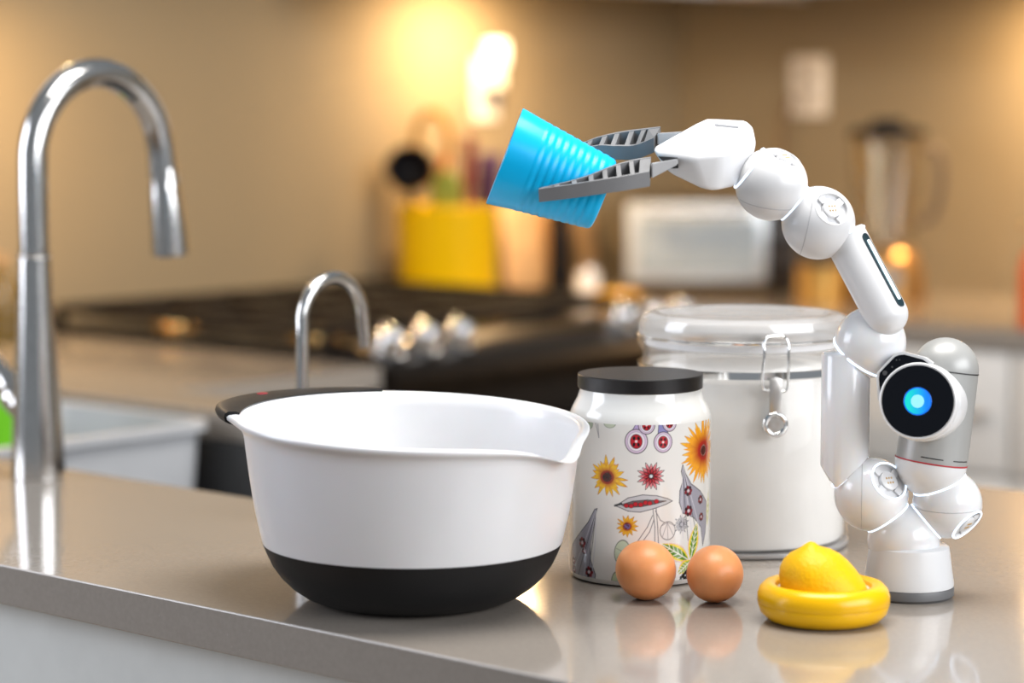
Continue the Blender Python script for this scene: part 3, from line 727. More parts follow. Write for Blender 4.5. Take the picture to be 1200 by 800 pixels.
M_cer = mat('white_glaze', (.83, .82, .79), .12, vary=.01, coat=.4)
mesh_obj('jar_foot', lathe(bodyprof, 96), M_cer, JAR)
zl = JH-.0115
mesh_obj('shoulder', lathe([(JR, ZS), (JR-.0004, ZS+.003), (JR-.003, ZS+.009), (JR-.0065, ZS+.0155), (.0483, ZS+.0215), (.0477, ZS+.0245), (.0477, zl-.0005), (.044, zl-.0005), (.044, ZS+.01), (.052, ZS)], 96), M_cer, JAR)
mesh_obj('lid', lathe([(0, zl), (.0490, zl), (.0499, zl+.0008), (.0500, zl+.0108), (.0494, zl+.0115), (0, zl+.0115)], 96), mat('black_stained_wood', (.009, .007, .007), .36, vary=.35, spec=.4, scale=60, bump=.05), JAR)

# ------------------------------------------------------------------ clear canister with flour
NR = .0905; NC = stand(869, 657, NR); ND = NC.dot(VIEW)
CAN = thing('clip_canister', NC, 'clear round canister of flour with hinged lid and wire clasp', 'canister', rz=AZ)
M_acr = clear_mat('clear_acrylic', (.99, .99, .99), .012, .02, .07)
M_fl = mat('flour', (.93, .915, .885), .9, vary=.03, scale=40, bump=.15, bscale=150)
zb = z_at(441, ND-NR); zt = z_at(366, ND)
mesh_obj('canister_body', lathe([(0, .002), (NR-.008, 0), (NR-.002, .002), (NR, .008), (NR, zb-.004), (NR-.003, zb+.002), (NR-.0045, zb+.008), (NR-.004, zt-.032), (NR-.0005, zt-.028), (NR+.001, zt-.024), (NR-.001, zt-.0205), (NR-.007, zt-.020), (NR-.0075, zb+.006), (NR-.0055, zb), (NR-.0025, zb-.005), (NR-.0025, .009), (NR-.006, .006), (0, .006)], 96), M_acr, CAN)
lidm = clear_mat('lid_acrylic', (.95, .95, .955), .08, .06, .34)
mesh_obj('lid', lathe([(NR-.012, zt-.028), (NR-.008, zt-.0285), (NR-.008, zt-.0195), (NR-.0015, zt-.0190), (NR-.0005, zt-.015), (NR-.0005, zt-.009), (NR-.0025, zt-.003), (NR-.008, zt), (NR-.016, zt+.0005), (NR-.022, zt-.003), (0, zt-.004), (0, zt-.007), (NR-.024, zt-.006), (NR-.012, zt-.010)], 96, closed=False), lidm, CAN)
mesh_obj('lid_disc', lathe([(0, zt-.0072), (NR-.026, zt-.0072), (NR-.026, zt-.0088), (0, zt-.0088)], 64), mat('frosted_disc', (.74, .72, .70), .35, vary=.02), CAN)
mesh_obj('seal', lathe([(NR-.0080, zt-.0215), (NR-.0062, zt-.0215), (NR-.0062, zt-.0265), (NR-.0080, zt-.0265)], 64, closed=True), mat('clear_seal', (.75, .75, .76), .4), CAN)
mesh_obj('metal_band', lathe([(NR-.0035, zb-.003), (NR+.0006, zb-.003), (NR+.0006, zb+.003), (NR-.0035, zb+.003)], 96, closed=True), M_chrome, CAN)
mesh_obj('lid_wire', move(torus(NR+.0002, .0010, 96, 8), Matrix.Translation((0, 0, zt-.0185))), M_chrome, CAN)
mesh_obj('bottom_ring', lathe([(NR-.012, .0005), (NR-.001, .0005), (NR+.0006, .002), (NR+.0006, .0045), (NR-.001, .005), (NR-.012, .005)], 96, closed=True), mat('grey_ring', (.42, .41, .41), .3, metal=.4), CAN)
fl = mesh_obj('flour', lathe([(0, .0075), (NR-.006, .0075), (NR-.004, .011), (NR-.0042, zb-.008), (NR-.012, zb-.002), (NR-.05, zb+.003), (0, zb+.001)], 96), M_fl)
fl.location = NC; fl.rotation_euler = (0, 0, AZ); tag(fl, 'white flour filling the clear canister', 'flour', kind='stuff')
# clasp
cth = math.asin(max(-1, min(1, (892-869)/(NR/ND*FPX)))); crr = NR+.006
cz = lambda y: z_at(y, ND-NR)
cbase = Matrix.Rotation(cth, 4, 'Z')
def cl(x, dy, z): return cbase @ Vector((x, -NR-dy, z))
wx = .0103
loop = [cl(-wx, .004, cz(456)), cl(-wx*1.12, .005, cz(440)), cl(-wx, .006, cz(415)), cl(-wx, .005, cz(403)), cl(-wx*.8, .004, cz(396)), cl(-wx*.4, .003, cz(394)), cl(wx*.4, .003, cz(394)), cl(wx*.8, .004, cz(396)), cl(wx, .005, cz(403)), cl(wx, .006, cz(415)), cl(wx*1.02, .005, cz(440)), cl(wx*.9, .004, cz(457)), cl(0, .004, cz(458))]
mesh_obj('clasp_wire', tube(smooth_path(loop, 6) + [Vector(loop[0])], .0012, 10), M_chrome, CAN)
bm = B(-.0052, .0052, -.0016, .0016, cz(484)-.0, cz(443), bev=.001); move(bm, cbase @ Matrix.Translation((0, -NR-.0045, 0)))
lv = mesh_obj('clasp_lever', bm, M_steel2, CAN)
bm = torus(.0085, .0025, 40, 10); move(bm, zto(cbase @ Vector((0, -1, 0)), cl(0, .0045, cz(497))))
mesh_obj('finger_ring', bm, M_chrome, lv)
bm = lathe([(0, 0), (.0075, 0), (.006, .0018), (.002, .0024), (0, .0015)], 32); move(bm, zto(cbase @ Vector((0, -1, 0)), cl(0, .0035, cz(497))))
mesh_obj('ring_plate', bm, M_steel2, lv)

# ------------------------------------------------------------------ eggs
M_egg = mat('brown_egg', (.76, .30, .11), .38, vary=.05, scale=60, bump=.04, bscale=700, sss=.15)
def egg(px, pyb, dpx, label, rz):
    g = G(px, pyb-6); d = g.dot(VIEW); r = dpx/2*d/FPX
    bm = sphere(1, 48, 32)
    for v in bm.verts:
        y = v.co.y; k = 1 - .09*y; v.co = Vector((v.co.x*r*k, y*r*1.28, v.co.z*r*k))
    o = mesh_obj('egg', bm, M_egg); o.location = (g.x, g.y, CT+r); o.rotation_euler = (0, 0, AZ+rz)
    return tag(o, label, 'egg', 'brown eggs')
egg(755.5, 707, 70, 'brown egg standing left, in front of the printed jar', .25)
egg(838, 710, 67, 'brown egg standing right, nearer the lemon squeezer', -.2)

# ------------------------------------------------------------------ lemon in yellow holder
LR = .0500; LC = stand(964.5, 741, LR*.86); LD = LC.dot(VIEW)
LR = 78.5*LD/FPX
HO = thing('citrus_holder', LC, 'round yellow plastic citrus holder ring under the lemon half', 'citrus holder', rz=AZ)
M_yel = mat('yellow_plastic', (.82, .445, .0), .26, vary=.02, spec=.35)
def ringprof(pts): return [(LR*a, LR*b) for a, b in pts]
mesh_obj('lower_ring', lathe(ringprof([(0, .02), (.6, .02), (.74, .0), (.86, .04), (.955, .14), (.995, .27), (.99, .285), (.70, .285), (.6, .12), (0, .12)]), 96), M_yel, HO)
mesh_obj('upper_ring', lathe(ringprof([(.70, .289), (.993, .289), (1.0, .30), (1.0, .40), (.965, .50), (.89, .575), (.80, .585), (.73, .55), (.70, .48)]), 96, closed=True), M_yel, HO)
bm = lathe(ringprof([(0, .13), (.62, .13), (.695, .16), (.695, .50), (.66, .505), (.645, .46), (.6, .3), (0, .25)]), 80)
mesh_obj('clear_cup', bm, mat('milky_cup', (.80, .76, .62), .3), HO)
rl_ = .0315; lp = [(0, .0), (.5, 0), (.93, .04), (1.0, .12), (1.0, .22), (.985, .38), (.94, .58), (.86, .78), (.74, .97), (.58, 1.13), (.40, 1.235), (.22, 1.29), (.10, 1.31), (0, 1.315)]
bm = lathe([(rl_*a, rl_*b) for a, b in lp], 72)
for v in bm.verts:
    z = v.co.z/rl_; k = sst(.5, 1.3, z)
    # nipple leaning to the left of the crown
    v.co.z *= .92
    v.co.x += -.24*rl_*sst(.1, 1.25, z)
    dx = v.co.x/rl_ + .34; dy = v.co.y/rl_ + .05
    q = math.exp(-((dx*dx+dy*dy)/.030)**1.6)*sst(.6, 1.0, z)
    v.co.z += .13*rl_*q
    v.co += Vector((math.sin(v.co.z*190+1), math.cos(v.co.x*170), 0))*.0004
lm = mesh_obj('lemon_half', bm, mat('lemon_peel', (.84, .455, .0), .42, spec=.25, vary=.06, scale=50, bump=.35, bscale=420, sss=.1), None, angle=80)
lm.location = LC + Vector((0, 0, LR*.34)) + RIGHT*.0002; lm.rotation_euler = (0, 0, AZ)
tag(lm, 'yellow lemon half, cut side down, in the yellow holder', 'lemon')

# ------------------------------------------------------------------ robot arm
RB = stand(1064.5, 708, .034); RD = RB.dot(VIEW); U = RD/FPX       # metres for one photo pixel at the robot
ROB = thing('robot_arm', RB, 'white modular robot arm with round black screen face and gripper', 'robot', rz=AZ)
RX = RB.dot(RIGHT)
def L(px, py, dy=0.0):
    p = Vv(px, py, RD+dy); return Vector((p.dot(RIGHT)-RX, dy, p.z-CT))
M_rw = mat('robot_white', (.72, .72, .73), .30, vary=.01, coat=.15)
M_rg = mat('robot_gloss_white', (.77, .77, .78), .22, vary=.01, coat=.4, sss=.1)
M_gr = mat('robot_grey', (.37, .37, .36), .36, vary=.02, metal=.15)
M_dk = mat('foot_grey', (.13, .13, .135), .45)
M_led = mat('led_glow', (.9, .95, 1), .4, vary=0, emit=(.62, .78, 1.0), estr=1.5)
M_seam = mat('seam_grey', (.38, .38, .40), .5)
M_gold = mat('gold_pins', (.8, .5, .12), .3, metal=1, vary=0)
M_scr = mat('screen_black', (.004, .005, .008), .06, vary=0, spec=.2)
# foot
zf = lambda y: z_at(y, RD)
z_s = zf(690)
z0 = .0; rb = 53*U
mesh_obj('foot_ring', lathe([(0, 0), (rb*.94, 0), (rb*1.0, .002), (rb*1.005, .0075), (rb*.99, .0085), (0, .0085)], 72), M_dk, ROB)
ztop = zf(637)
mesh_obj('base_cone', lathe([(0, .0088), (rb*.995, .0088), (rb*1.0, .0105), (rb*.95, ztop*.55), (rb*.905, ztop-.006), (rb*.88, ztop-.0015), (rb*.82, ztop), (0, ztop)], 72), M_rw, ROB)
rS = 43*U
C = {'base': L(1059, 632), 'lo_l': L(1021, 579, .002), 'lo_r': L(1110, 590, -.002), 'mid': L(1020, 401, .004), 'b2': L(959, 261), 'b1': L(904, 216)}
RAD = {'base': 42.5*U, 'lo_l': 44*U, 'lo_r': 41*U, 'mid': 42*U, 'b2': 43*U, 'b1': 42.5*U}
def ball(key, name='joint_ball', m=None, seam=None, cut=None):
    bm = sphere(RAD[key], 64, 40); move(bm, Matrix.Translation(C[key]))
    if cut:
        n = Vector(cut[0]).normalized(); h = math.sqrt(RAD[key]**2-cut[1]**2)
        bmesh.ops.bisect_plane(bm, geom=bm.verts[:]+bm.edges[:]+bm.faces[:], plane_co=C[key]+n*h, plane_no=n, clear_outer=True)
    o = mesh_obj(name, bm, m or M_rg, ROB, angle=180)
    if seam is not None:
        bm = torus(RAD[key]*1.0004*math.sqrt(1-seam[1]**2), .00022, 72, 6); n = Vector(seam[0]).normalized()
        move(bm, zto(n, C[key]+n*RAD[key]*seam[1])); mesh_obj('seam', bm, M_seam, o)
    return o
def led(c, n, r, w=.0010, par=None):
    bm = torus(r, w, 64, 8); move(bm, zto(n, c)); return mesh_obj('light_ring', bm, M_led, par or ROB, angle=180)
def led_between(a, ra, b, rb_, w=.0009):
    d = (b-a).length; n = (b-a)/d; h = (d*d+ra*ra-rb_*rb_)/(2*d); rr = ra*ra-h*h
    if rr > 0: led(a+n*h, n, math.sqrt(rr)+w*.25, w)
def port(o, key, n, rr=.0135, glow=True, hole=True):
    """round connector socket: recessed cup, three lugs, gold pins"""
    n = Vector(n).normalized(); R_ = RAD[key]; h = math.sqrt(R_*R_-rr*rr); c = C[key]+n*h
    Mx = zto(n, c)
    dz = R_-h
    mesh_obj('port_rim', move(lathe([(rr*1.0, .0), (rr*.97, .0005), (rr*.93, .0004), (rr*.90, -.0022), (0, -.0022)], 56), Mx), M_rw, o)
    mesh_obj('port_cap', move(lathe([(0, .0012), (rr*.44, .0012), (rr*.50, .0006), (rr*.52, -.0020)], 48), Mx), M_rw, o)
    g = bmesh.new()
    for k in range(4):
        a = k*PI/2+.6; b = bmesh.new(); box(b, rr*.52, rr*.91, -rr*.20, rr*.20, -.0021, -.0002, bev=.0003, seg=1); move(b, Matrix.Rotation(a, 4, 'Z'))
        me_ = bpy.data.meshes.new('x'); b.to_mesh(me_); b.free(); g.from_mesh(me_); bpy.data.meshes.remove(me_)
    mesh_obj('port_lugs', move(g, Mx), M_rw, o)
    g = bmesh.new()
    for i in (-1, 0, 1):
        for j in (-.5, .5): box(g, i*rr*.16-.0004, i*rr*.16+.0004, j*rr*.26-.0007, j*rr*.26+.0007, .0011, .0016)
    mesh_obj('contact_pins', move(g, Mx), M_gold, o, smooth=False)
    if glow: led(c+n*.0003, n, rr, .0008, o)
ball('base', 'base_dome')
o = ball('lo_l', seam=((1, -.15, .0), -.25), cut=((.44, -.72, .54), .0150)); port(o, 'lo_l', (.44, -.72, .54), .0150)
o = ball('lo_r', seam=((0.0, -.05, 1), -.06), cut=((.58, -.50, -.62), .0140)); port(o, 'lo_r', (.58, -.50, -.62), .0140)
o = ball('mid')
o = ball('b2', m=M_rw, seam=((.92, -.05, -.18), -.33), cut=((.30, -.80, .46), .0140)); port(o, 'b2', (.30, -.80, .46), .0140, glow=False)
o = ball('b1', m=M_rw, seam=((.12, -.25, .96), -.44), cut=((.38, -.38, .84), .0130)); port(o, 'b1', (.38, -.38, .84), .0130, glow=False)
led_between(C['base'], RAD['base'], C['lo_l'], RAD['lo_l'], .0008)
led_between(C['base'], RAD['base'], C['lo_r'], RAD['lo_r'], .0008)
led_between(C['b2'], RAD['b2'], C['b1'], RAD['b1'], .0009)
# upright column between lower left ball and middle ball
cc = L(990.5, 490, .006); r = 28.7*U; zt_, zb_ = L(990, 413).z, 0
bm = bmesh.new(); seg = 56; rings = []
def zbot(x):
    px = 990.5 + x/U
    y1 = 570 - (px-976)*(33/41.0); y2 = 549 + (px-962)*(21/14.0)
    return L(990, min(y1, y2)).z
for (k, rr) in ((0, .0), (0, .94), (0.02, 1.0), (.5, 1.0), (.975, 1.0), (.99, .95), (1, .86), (1, 0)):
    if rr == 0:
        rings.append([bm.verts.new((cc.x, cc.y, (zbot(0)+.002) if k == 0 else zt_))]); continue
    ring = []
    for i in range(seg):
        a = 2*PI*i/seg; x = r*rr*math.cos(a); zb2 = zbot(x) if k < .5 else 0
        zz = zbot(r*math.cos(a))*(1-k)+zt_*k
        ring.append(bm.verts.new((cc.x+x, cc.y+r*rr*math.sin(a), zz)))
    rings.append(ring)
for a, b in zip(rings, rings[1:]):
    for i in range(seg):
        j = (i+1) % seg
        if len(a) == 1: bm.faces.new((a[0], b[i], b[j]))
        elif len(b) == 1: bm.faces.new((a[i], a[j], b[0]))
        else: bm.faces.new((a[i], a[j], b[j], b[i]))
mesh_obj('lower_arm', bm, M_rg, ROB, angle=35)
led(L(996.5, 553, .005), (33, 0, -41), 26.5*U, .0010)
n = Vector((-.52, .30, -.80)).normalized(); h = RAD['mid']*.52
led(C['mid']+n*h, n, math.sqrt(RAD['mid']**2-h*h)+.0003, .0009)
# upper arm with the light slot
A0, A1 = L(990, 277, .0), L(1041, 373, -.014); ax = (A1-A0).normalized(); Ln = (A1-A0).length; ra = 25.5*U
pf = [(0, -.002), (ra*.97, -.002), (ra, .0), (ra, Ln-.003)] + [(ra*math.cos(a), Ln-.003+ra*.95*math.sin(a)) for a in np.linspace(.1, PI/2-.001, 14)] + [(0, Ln-.003+ra*.95)]
mesh_obj('upper_arm', move(lathe(pf, 64), zto(ax, A0)), M_rw, ROB, angle=60)
led(A0, ax, ra*.985, .0010)
led(C['mid']+(A1-C['mid']).normalized()*RAD['mid']*.55, (A1-C['mid']), RAD['mid']*.80, .0007)
# slot on the right side of the upper arm
side = Vector((.72, -.66, .25)); side = (side-ax*side.dot(ax)).normalized(); wv = ax.cross(side).normalized()
def capsule(hw, l0, l1, h0, h1, lift=0):
    bm = bmesh.new(); pts = []
    for i in range(17):
        a = -PI/2 + PI*i/16 - PI/2; pts.append((l0 - hw*math.cos(-PI/2+PI*i/16), hw*math.sin(-PI/2+PI*i/16)))
    for i in range(17):
        pts.append((l1 + hw*math.cos(PI/2-PI*i/16), hw*math.sin(PI/2-PI*i/16)))
    lo = []; hi = []
    for (u, v) in pts:
        base = A0 + ax*u + wv*v; rr = math.sqrt(max(ra*ra-v*v, 0))
        lo.append(bm.verts.new(base+side*(rr+h0))); hi.append(bm.verts.new(base+side*(rr+h1)))
    bm.faces.new(hi)
    for i in range(len(pts)): j = (i+1) % len(pts); bm.faces.new((lo[i], lo[j], hi[j], hi[i]))
    return bm
sl = mesh_obj('light_slot', capsule(.0042, .0095, Ln-.0068, -.002, .0007), mat('slot_bezel', (.012, .03, .04), .2), ROB, smooth=False)
mesh_obj('light_strip', capsule(.0013, .0125, Ln-.0098, .0, .0012), mat('strip_glow', (.9, 1, 1), .4, vary=0, emit=(.70, .93, 1), estr=2.2), sl, smooth=False)
# head
H0, H1 = L(1091, 541, -.004), L(1108, 433, -.002); hx = (H1-H0).normalized(); hl = (H1-H0).length
r0, r1 = 42.3*U, 38.8*U
hm_ = zto(hx, H0)
HEAD = mesh_obj('head_cylinder', move(lathe([(0, .0008), (r0, .0008), (r0-.0004, hl*.3), (r1, hl-.0003), (0, hl-.0003)], 72), hm_), M_gr, ROB, angle=50)
mesh_obj('head_dome', move(lathe([(0, hl)] + [(r1*math.cos(a), hl+r1*.98*math.sin(a)) for a in np.linspace(0, PI/2-.001, 20)] + [(0, hl+r1*.98)], 72), hm_), M_gr, ROB, angle=60)
HB = mesh_obj('chin_dome', move(lathe([(0, 0)] + [(r0*math.cos(a), -r0*math.sin(a)) for a in np.linspace(0, PI/2-.001, 20)] + [(0, -r0)], 72), hm_), M_rw, ROB, angle=60)
mesh_obj('red_line', move(lathe([(r0-.001, .0002), (r0+.0003, .0002), (r0+.0003, .0012), (r0-.001, .0012)], 72, closed=True), hm_), mat('red_stripe', (.45, .01, .02), .4), HEAD)
led_between(H0, r0, C['lo_r'], RAD['lo_r'], .0008)
# vents
def vents(a0, a1, z, h, n, R_, gap=.25):
    bm = bmesh.new()
    for k in range(n):
        b0 = a0+(a1-a0)*k/n; b1 = b0+(a1-a0)/n*(1-gap); m_ = max(1, int(abs(b1-b0)/4)); vs = []
        for i in range(m_+1):
            a = math.radians(b0+(b1-b0)*i/m_)
            vs.append([bm.verts.new((q*math.cos(a), q*math.sin(a), z+dz)) for q in (R_-.001, R_+.0002) for dz in (0, h)])
        for p, q in zip(vs, vs[1:]):
            bm.faces.new((p[2], q[2], q[3], p[3])); bm.faces.new((p[0], q[0], q[2], p[2])); bm.faces.new((p[1], q[1], q[3], p[3]))
        bm.faces.new((vs[0][0], vs[0][1], vs[0][3], vs[0][2])); bm.faces.new((vs[-1][0], vs[-1][1], vs[-1][3], vs[-1][2]))
    # lathe angle zero sits on local x of the head; shift so that -90 looks at the viewer
    q = hm_.to_quaternion(); inv = q.inverted() @ Vector((0, -1, 0)); off = math.atan2(inv.y, inv.x)+PI/2
    move(bm, hm_ @ Matrix.Rotation(off, 4, 'Z')); return bm
M_vent = mat('vent_black', (.015, .015, .017), .5)
mesh_obj('dome_vents', vents(-105, 0, hl-.0005, .0010, 26, r1), M_vent, HEAD, smooth=False)
mesh_obj('lower_vent', vents(-118, -80, .0046, .0008, 1, r0-.0001, .05), M_vent, HEAD, smooth=False)
mesh_obj('lower_vent', vents(-64, -25, .0046, .0008, 1, r0-.0001, .05), M_vent, HEAD, smooth=False)
# face disc
fn = Vector((-.30, -.945, .10)).normalized(); fu = Vector((1, 0, 0)); fu = (fu-fn*fu.dot(fn)).normalized(); fv = fn.cross(fu)*1.0
if fv.z < 0: fv = -fv
FC = L(1075.5, 470, -.040)
def fp(u, v, w): return FC + fu*u*U + fv*v*U + fn*w
bm = bmesh.new(); rings = []
for (rr, ox, oy, w) in ((41.8, 0, 0, .0002), (43.2, 0, 0, .0006), (44.6, 0, 0, .0), (45.2, .3, -.2, -.0016), (45.0, 1.2, -.6, -.0060), (44.4, 1.6, -.8, -.0064), (45.8, 2.2, -1, -.0072), (45.5, 4.5, -2.0, -.013), (43, 8, -3, -.019), (38, 14, -4, -.026), (30, 20, -4, -.032)):
    rings.append([bm.verts.new(fp(ox+rr*math.cos(2*PI*i/72), oy+rr*math.sin(2*PI*i/72), w)) for i in range(72)])
for a, b in zip(rings, rings[1:]):
    for i in range(72): bm.faces.new((a[i], a[(i+1) % 72], b[(i+1) % 72], b[i]))
bm.faces.new(rings[0]); bm.faces.new(rings[-1][::-1])
FACE = mesh_obj('face_housing', bm, M_rw, ROB, angle=45)
def disc(rad, w0, w1, m, name, par, c=(0, 0)):
    bm = bmesh.new(); a = [bm.verts.new(fp(c[0]+rad*math.cos(2*PI*i/64), c[1]+rad*math.sin(2*PI*i/64), w0)) for i in range(64)]
    b = [bm.verts.new(fp(c[0]+rad*.985*math.cos(2*PI*i/64), c[1]+rad*.985*math.sin(2*PI*i/64), w1)) for i in range(64)]
    bm.faces.new(b)
    for i in range(64): bm.faces.new((a[i], a[(i+1) % 64], b[(i+1) % 64], b[i]))
    return mesh_obj(name, bm, m, par, smooth=False)
SC = disc(41.6, .0, .0009, M_scr, 'screen', FACE)
disc(16.3, .0009, .0010, mat('eye_rim', (.0, .05, .3), .3, vary=0, emit=(.0, .16, .75), estr=.8), 'eye_rim', FACE)
me_eye = bpy.data.materials.new('eye_glow'); me_eye.use_nodes = True; nt = me_eye.node_tree; b = nt.nodes['Principled BSDF']
b.inputs['Base Color'].default_value = (0, .02, .05, 1)
tc = nt.nodes.new('ShaderNodeTexCoord'); gr = nt.nodes.new('ShaderNodeSeparateXYZ'); nt.links.new(tc.outputs['Generated'], gr.inputs[0])
rp = nt.nodes.new('ShaderNodeValToRGB'); rp.color_ramp.elements[0].color = (.0, .72, .62, 1); rp.color_ramp.elements[1].color = (.0, .22, .95, 1); rp.color_ramp.elements[0].position = .15; rp.color_ramp.elements[1].position = .85
nt.links.new(gr.outputs['X'], rp.inputs[0]); nt.links.new(rp.outputs[0], b.inputs['Emission Color']); b.inputs['Emission Strength'].default_value = 1.05
disc(14.8, .0010, .0012, me_eye, 'eye', FACE)
disc(7.6, .0012, .0013, mat('pupil_glow', (.1, .3, .5), .3, vary=0, emit=(.28, .68, 1.0), estr=1.0), 'pupil', FACE)
# camera brow at the upper left of the face
def brow(k, w0, w1):
    P = [(-44.5, 2), (-46.5, 26), (-45.5, 33), (-41, 38), (-27, 52.5), (-22, 54.5), (-16, 55), (6, 49), (14, 43.5)]
    q = [(-15+(x+15)*k, 25+(y-25)*k) for x, y in P]
    arc = [(41*math.cos(a), 41*math.sin(a)) for a in np.linspace(math.radians(72), math.radians(176), 16)]
    pts = q + arc
    bm = bmesh.new(); a = [bm.verts.new(fp(x, y, w0)) for x, y in pts]; b = [bm.verts.new(fp(x, y, w1)) for x, y in pts]
    f = bm.faces.new(b); g = bm.faces.new(a[::-1])
    for i in range(len(pts)): bm.faces.new((a[i], a[(i+1) % len(pts)], b[(i+1) % len(pts)], b[i]))
    bmesh.ops.triangulate(bm, faces=[f, g]); return bm
BR = mesh_obj('brow_plate', brow(1.07, -.014, -.0030), M_rw, FACE, smooth=False)
mesh_obj('sensor_window', brow(.965, -.0040, -.0024), M_scr, FACE, smooth=False)
for (x, y, rr) in ((-38.5, 32.5, 2.9), (-30, 39.5, 1.1), (-25, 47.5, .9), (-21.5, 47.8, .7)):
    disc(rr, -.0026, -.0021, mat('lens_grey', (.07, .07, .075), .15, vary=0), 'sensor_lens', FACE, (x, y))
# gripper
hull = [(765, 171, .002), (824, 138, .026), (840, 135.5, .028), (876, 139.5, .026), (884, 147, .018), (888, 165, .0), (845, 179, -.024), (812, 184, -.028), (764, 177, -.006),
        (782, 203, -.010), (826, 224, -.020), (843, 224.5, -.019), (862, 219, -.010), (882, 192, -.004), (800, 188, .022), (850, 206, .024), (874, 185, .020)]
bm = bmesh.new()
for h in hull: bm.verts.new(L(*h))
bmesh.ops.convex_hull(bm, input=bm.verts)
for v in [v for v in bm.verts if not v.link_faces]: bm.verts.remove(v)
bmesh.ops.dissolve_limit(bm, angle_limit=.22, verts=bm.verts, edges=bm.edges)
bmesh.ops.bevel(bm, geom=list(bm.edges), offset=.0042, segments=4, affect='EDGES', profile=.5, clamp_overlap=True)
GB = mesh_obj('gripper_body', bm, M_rw, ROB, angle=80)
led_between(C['b1'], RAD['b1'], L(862, 185), 34*U, .0009)
bm = bmesh.new(); q = [L(838, 145.2, .0165), L(866, 148.4, .0150)]
tube(q, .0012, 10, bm); mesh_obj('top_slot', bm, mat('slot_white', (.70, .70, .72), .4), GB)
bm = bmesh.new()
for h in ((771, 183, -.0215), (794, 184.5, -.0300), (795, 197, -.0285), (785, 197.5, -.0245), (772, 184, -.005), (794, 196, -.012), (793, 185.5, -.012)): bm.verts.new(L(*h))
bmesh.ops.convex_hull(bm, input=bm.verts); mesh_obj('finger_slot', bm, M_vent, GB, smooth=False)
M_fg = mat('finger_grey', (.155, .155, .16), .5, vary=.05, bump=.05, bscale=900); M_fp = mat('finger_pocket', (.03, .035, .042), .6)
M_lk = mat('link_grey', (.50, .50, .51), .4)
def finger(outer, inner, nrib, label, sgn):
    """curved grey finger: outer rail, inner rail, cross ribs and a floor, open on top"""
    def res(P, n): 
        pts = smooth_path([L(*p) for p in P], 10); d = [0]
        for a, b in zip(pts, pts[1:]): d.append(d[-1]+(b-a).length)
        out = []
        for k in range(n+1):
            t = d[-1]*k/n; i = 0
            while i < len(d)-2 and d[i+1] < t: i += 1
            f = (t-d[i])/(d[i+1]-d[i]+1e-12); out.append(pts[i].lerp(pts[i+1], f))
        return out
    n = 48; O = res(outer, n); I = res(inner, n); dn = Vector((.05, .10 if sgn < 0 else .02, -1)).normalized()
    H = [(.0098+.0012*k/n) for k in range(n+1)]
    bm = bmesh.new()
    def wall(P, Q):
        """slab between polylines P and Q (top edges), full height"""
        r = [[bm.verts.new(P[k]), bm.verts.new(Q[k]), bm.verts.new(Q[k]+dn*H[k]), bm.verts.new(P[k]+dn*H[k])] for k in range(len(P))]
        for a, b in zip(r, r[1:]):
            for i in range(4): bm.faces.new((a[i], a[(i+1) % 4], b[(i+1) % 4], b[i]))
        bm.faces.new(r[0][::-1]); bm.faces.new(r[-1])
    tw = .0016
    def inset(A, Bq, w): return [a.lerp(b, min(.48, w/max((b-a).length, 1e-6))) for a, b in zip(A, Bq)]
    O2 = inset(O, I, tw); I2 = inset(I, O, tw)
    wall(O, O2); wall(I2, I)
    o = mesh_obj('finger', bm, M_fg, ROB, angle=35); o['label'] = label
    for j in range(nrib+1):
        k = int(2+(n-2)*(j/nrib)**.92); k = min(k, n); k0 = max(k-2, 0)
        if j == nrib: k0 = n-5; k = n
        b = bmesh.new(); c = [O2[k0], I2[max(k0-1, 0)] if j < nrib else I2[k0], I2[max(k-1, 1)] if j < nrib else I2[k], O2[k]]
        lo = [b.verts.new(p+dn*H[k]*.98) for p in c]; hi = [b.verts.new(p+dn*.0003) for p in c]
        b.faces.new(hi); b.faces.new(lo[::-1])
        for i in range(4): b.faces.new((lo[i], lo[(i+1) % 4], hi[(i+1) % 4], hi[i]))
        mesh_obj('rib', b, M_fg, o, smooth=False)
    b = bmesh.new(); r = [[b.verts.new(O2[k]+dn*H[k]*.86), b.verts.new(I2[k]+dn*H[k]*.86)] for k in range(n+1)]
    for p, q in zip(r, r[1:]): b.faces.new((p[0], p[1], q[1], q[0]))
    mesh_obj('pocket_floor', b, M_fp, o, smooth=False)
    return o
finger([(631, 221.5, -.043), (664, 217, -.0465), (696, 212, -.047), (730, 206.7, -.043), (761, 201, -.034)],
       [(632.5, 220, -.0415), (656, 214.5, -.0390), (688, 205.6, -.0350), (717, 194, -.0290), (741, 187, -.021), (763, 183.5, -.014)], 7, 'nearer grey gripper finger with open pockets', -1)
finger([(640, 186, .043), (688, 164.8, .0465), (709, 157.8, .046), (736, 152.5, .042), (774, 148, .031)],
       [(641, 188, .0405), (694, 171.6, .0340), (722, 171, .029), (744, 170.2, .024), (766, 161.5, .016)], 8, 'farther grey gripper finger behind the cup', 1)
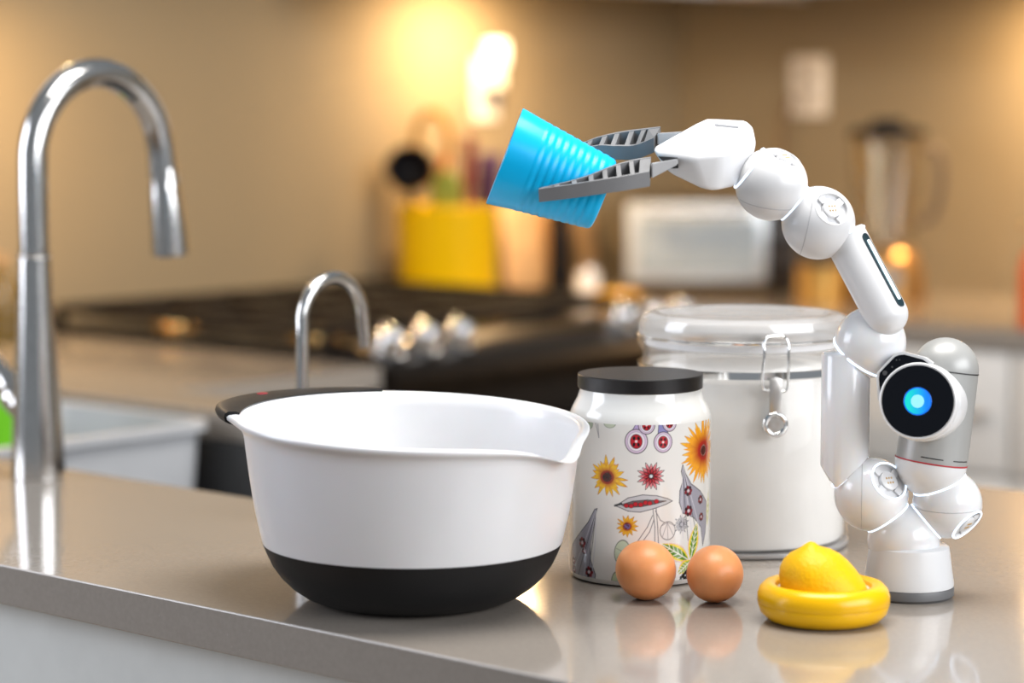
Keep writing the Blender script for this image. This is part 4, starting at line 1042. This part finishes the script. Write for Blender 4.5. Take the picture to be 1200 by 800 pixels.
def link_piece(a, b, ha, hb, wd):
    bm = bmesh.new()
    for (p, h, w_) in ((a, ha, wd), (b, hb, wd*.8)):
        for s in (-1, 1):
            for q in (-1, 1): bm.verts.new(p+Vector((0, s*w_, q*h)))
    bmesh.ops.convex_hull(bm, input=bm.verts)
    bmesh.ops.dissolve_limit(bm, angle_limit=.05, verts=bm.verts, edges=bm.edges)
    bmesh.ops.bevel(bm, geom=list(bm.edges), offset=.0007, segments=2, affect='EDGES'); return bm
mesh_obj('finger_link', link_piece(L(763, 200, -.024), L(794, 189, -.025), 8.5*U, 3.4*U, .0075), M_lk, ROB)
mesh_obj('finger_link', link_piece(L(770, 163, .024), L(800, 158, .016), 7*U, 4*U, .007), M_lk, ROB)

# ------------------------------------------------------------------ blue cup
c0 = L(591, 182.5, .0); c1 = L(708, 228.5, .0); cax = (c1-c0).normalized(); cl_ = (c1-c0).length
R0, R1 = 59.0*U, 43.0*U
prof = []
def rad(t): return R0+(R1-R0)*t
prof.append((R0-.0010, 0)); prof.append((R0+.0003, .0003)); prof.append((R0+.0002, .002))
N = 9; t0, t1 = .27, .94
prof.append((rad(t0-.01), cl_*(t0-.01)))
for k in range(N):
    a = t0+(t1-t0)*k/N; b_ = t0+(t1-t0)*(k+1)/N; w_ = b_-a
    prof += [(rad(a)+.0000, cl_*a), (rad(a)+.0002, cl_*(a+w_*.1)), (rad(a+w_*.55)+.0002, cl_*(a+w_*.55)), (rad(a+w_*.65)-.0001, cl_*(a+w_*.65)), (rad(b_)-.0001, cl_*(a+w_*.98))]
prof += [(rad(.955), cl_*.955), (R1*.985, cl_*.98), (R1*.93, cl_*.995), (R1*.85, cl_), (0, cl_*.99)]
inn = [(0, cl_*.975), (R1*.85, cl_*.97), (rad(.93)-.0014, cl_*.93), (rad(.5)-.0014, cl_*.5), (R0-.0012, .001)]
bm = lathe(prof+inn, 96); Mx = zto(cax, c0); move(bm, Mx)
wm = Matrix.Translation(RB) @ Matrix.Rotation(AZ, 4, 'Z')
cen = (c0+c1)/2; move(bm, Matrix.Translation(-cen))
cup = mesh_obj('tumbler', bm, mat('cyan_plastic', (.0, .43, .80), .28, vary=.02, spec=.3), None, angle=50)
cup.location = wm @ cen; cup.rotation_euler = (0, 0, AZ)
tag(cup, 'ribbed bright blue plastic cup tilted in the gripper', 'cup')
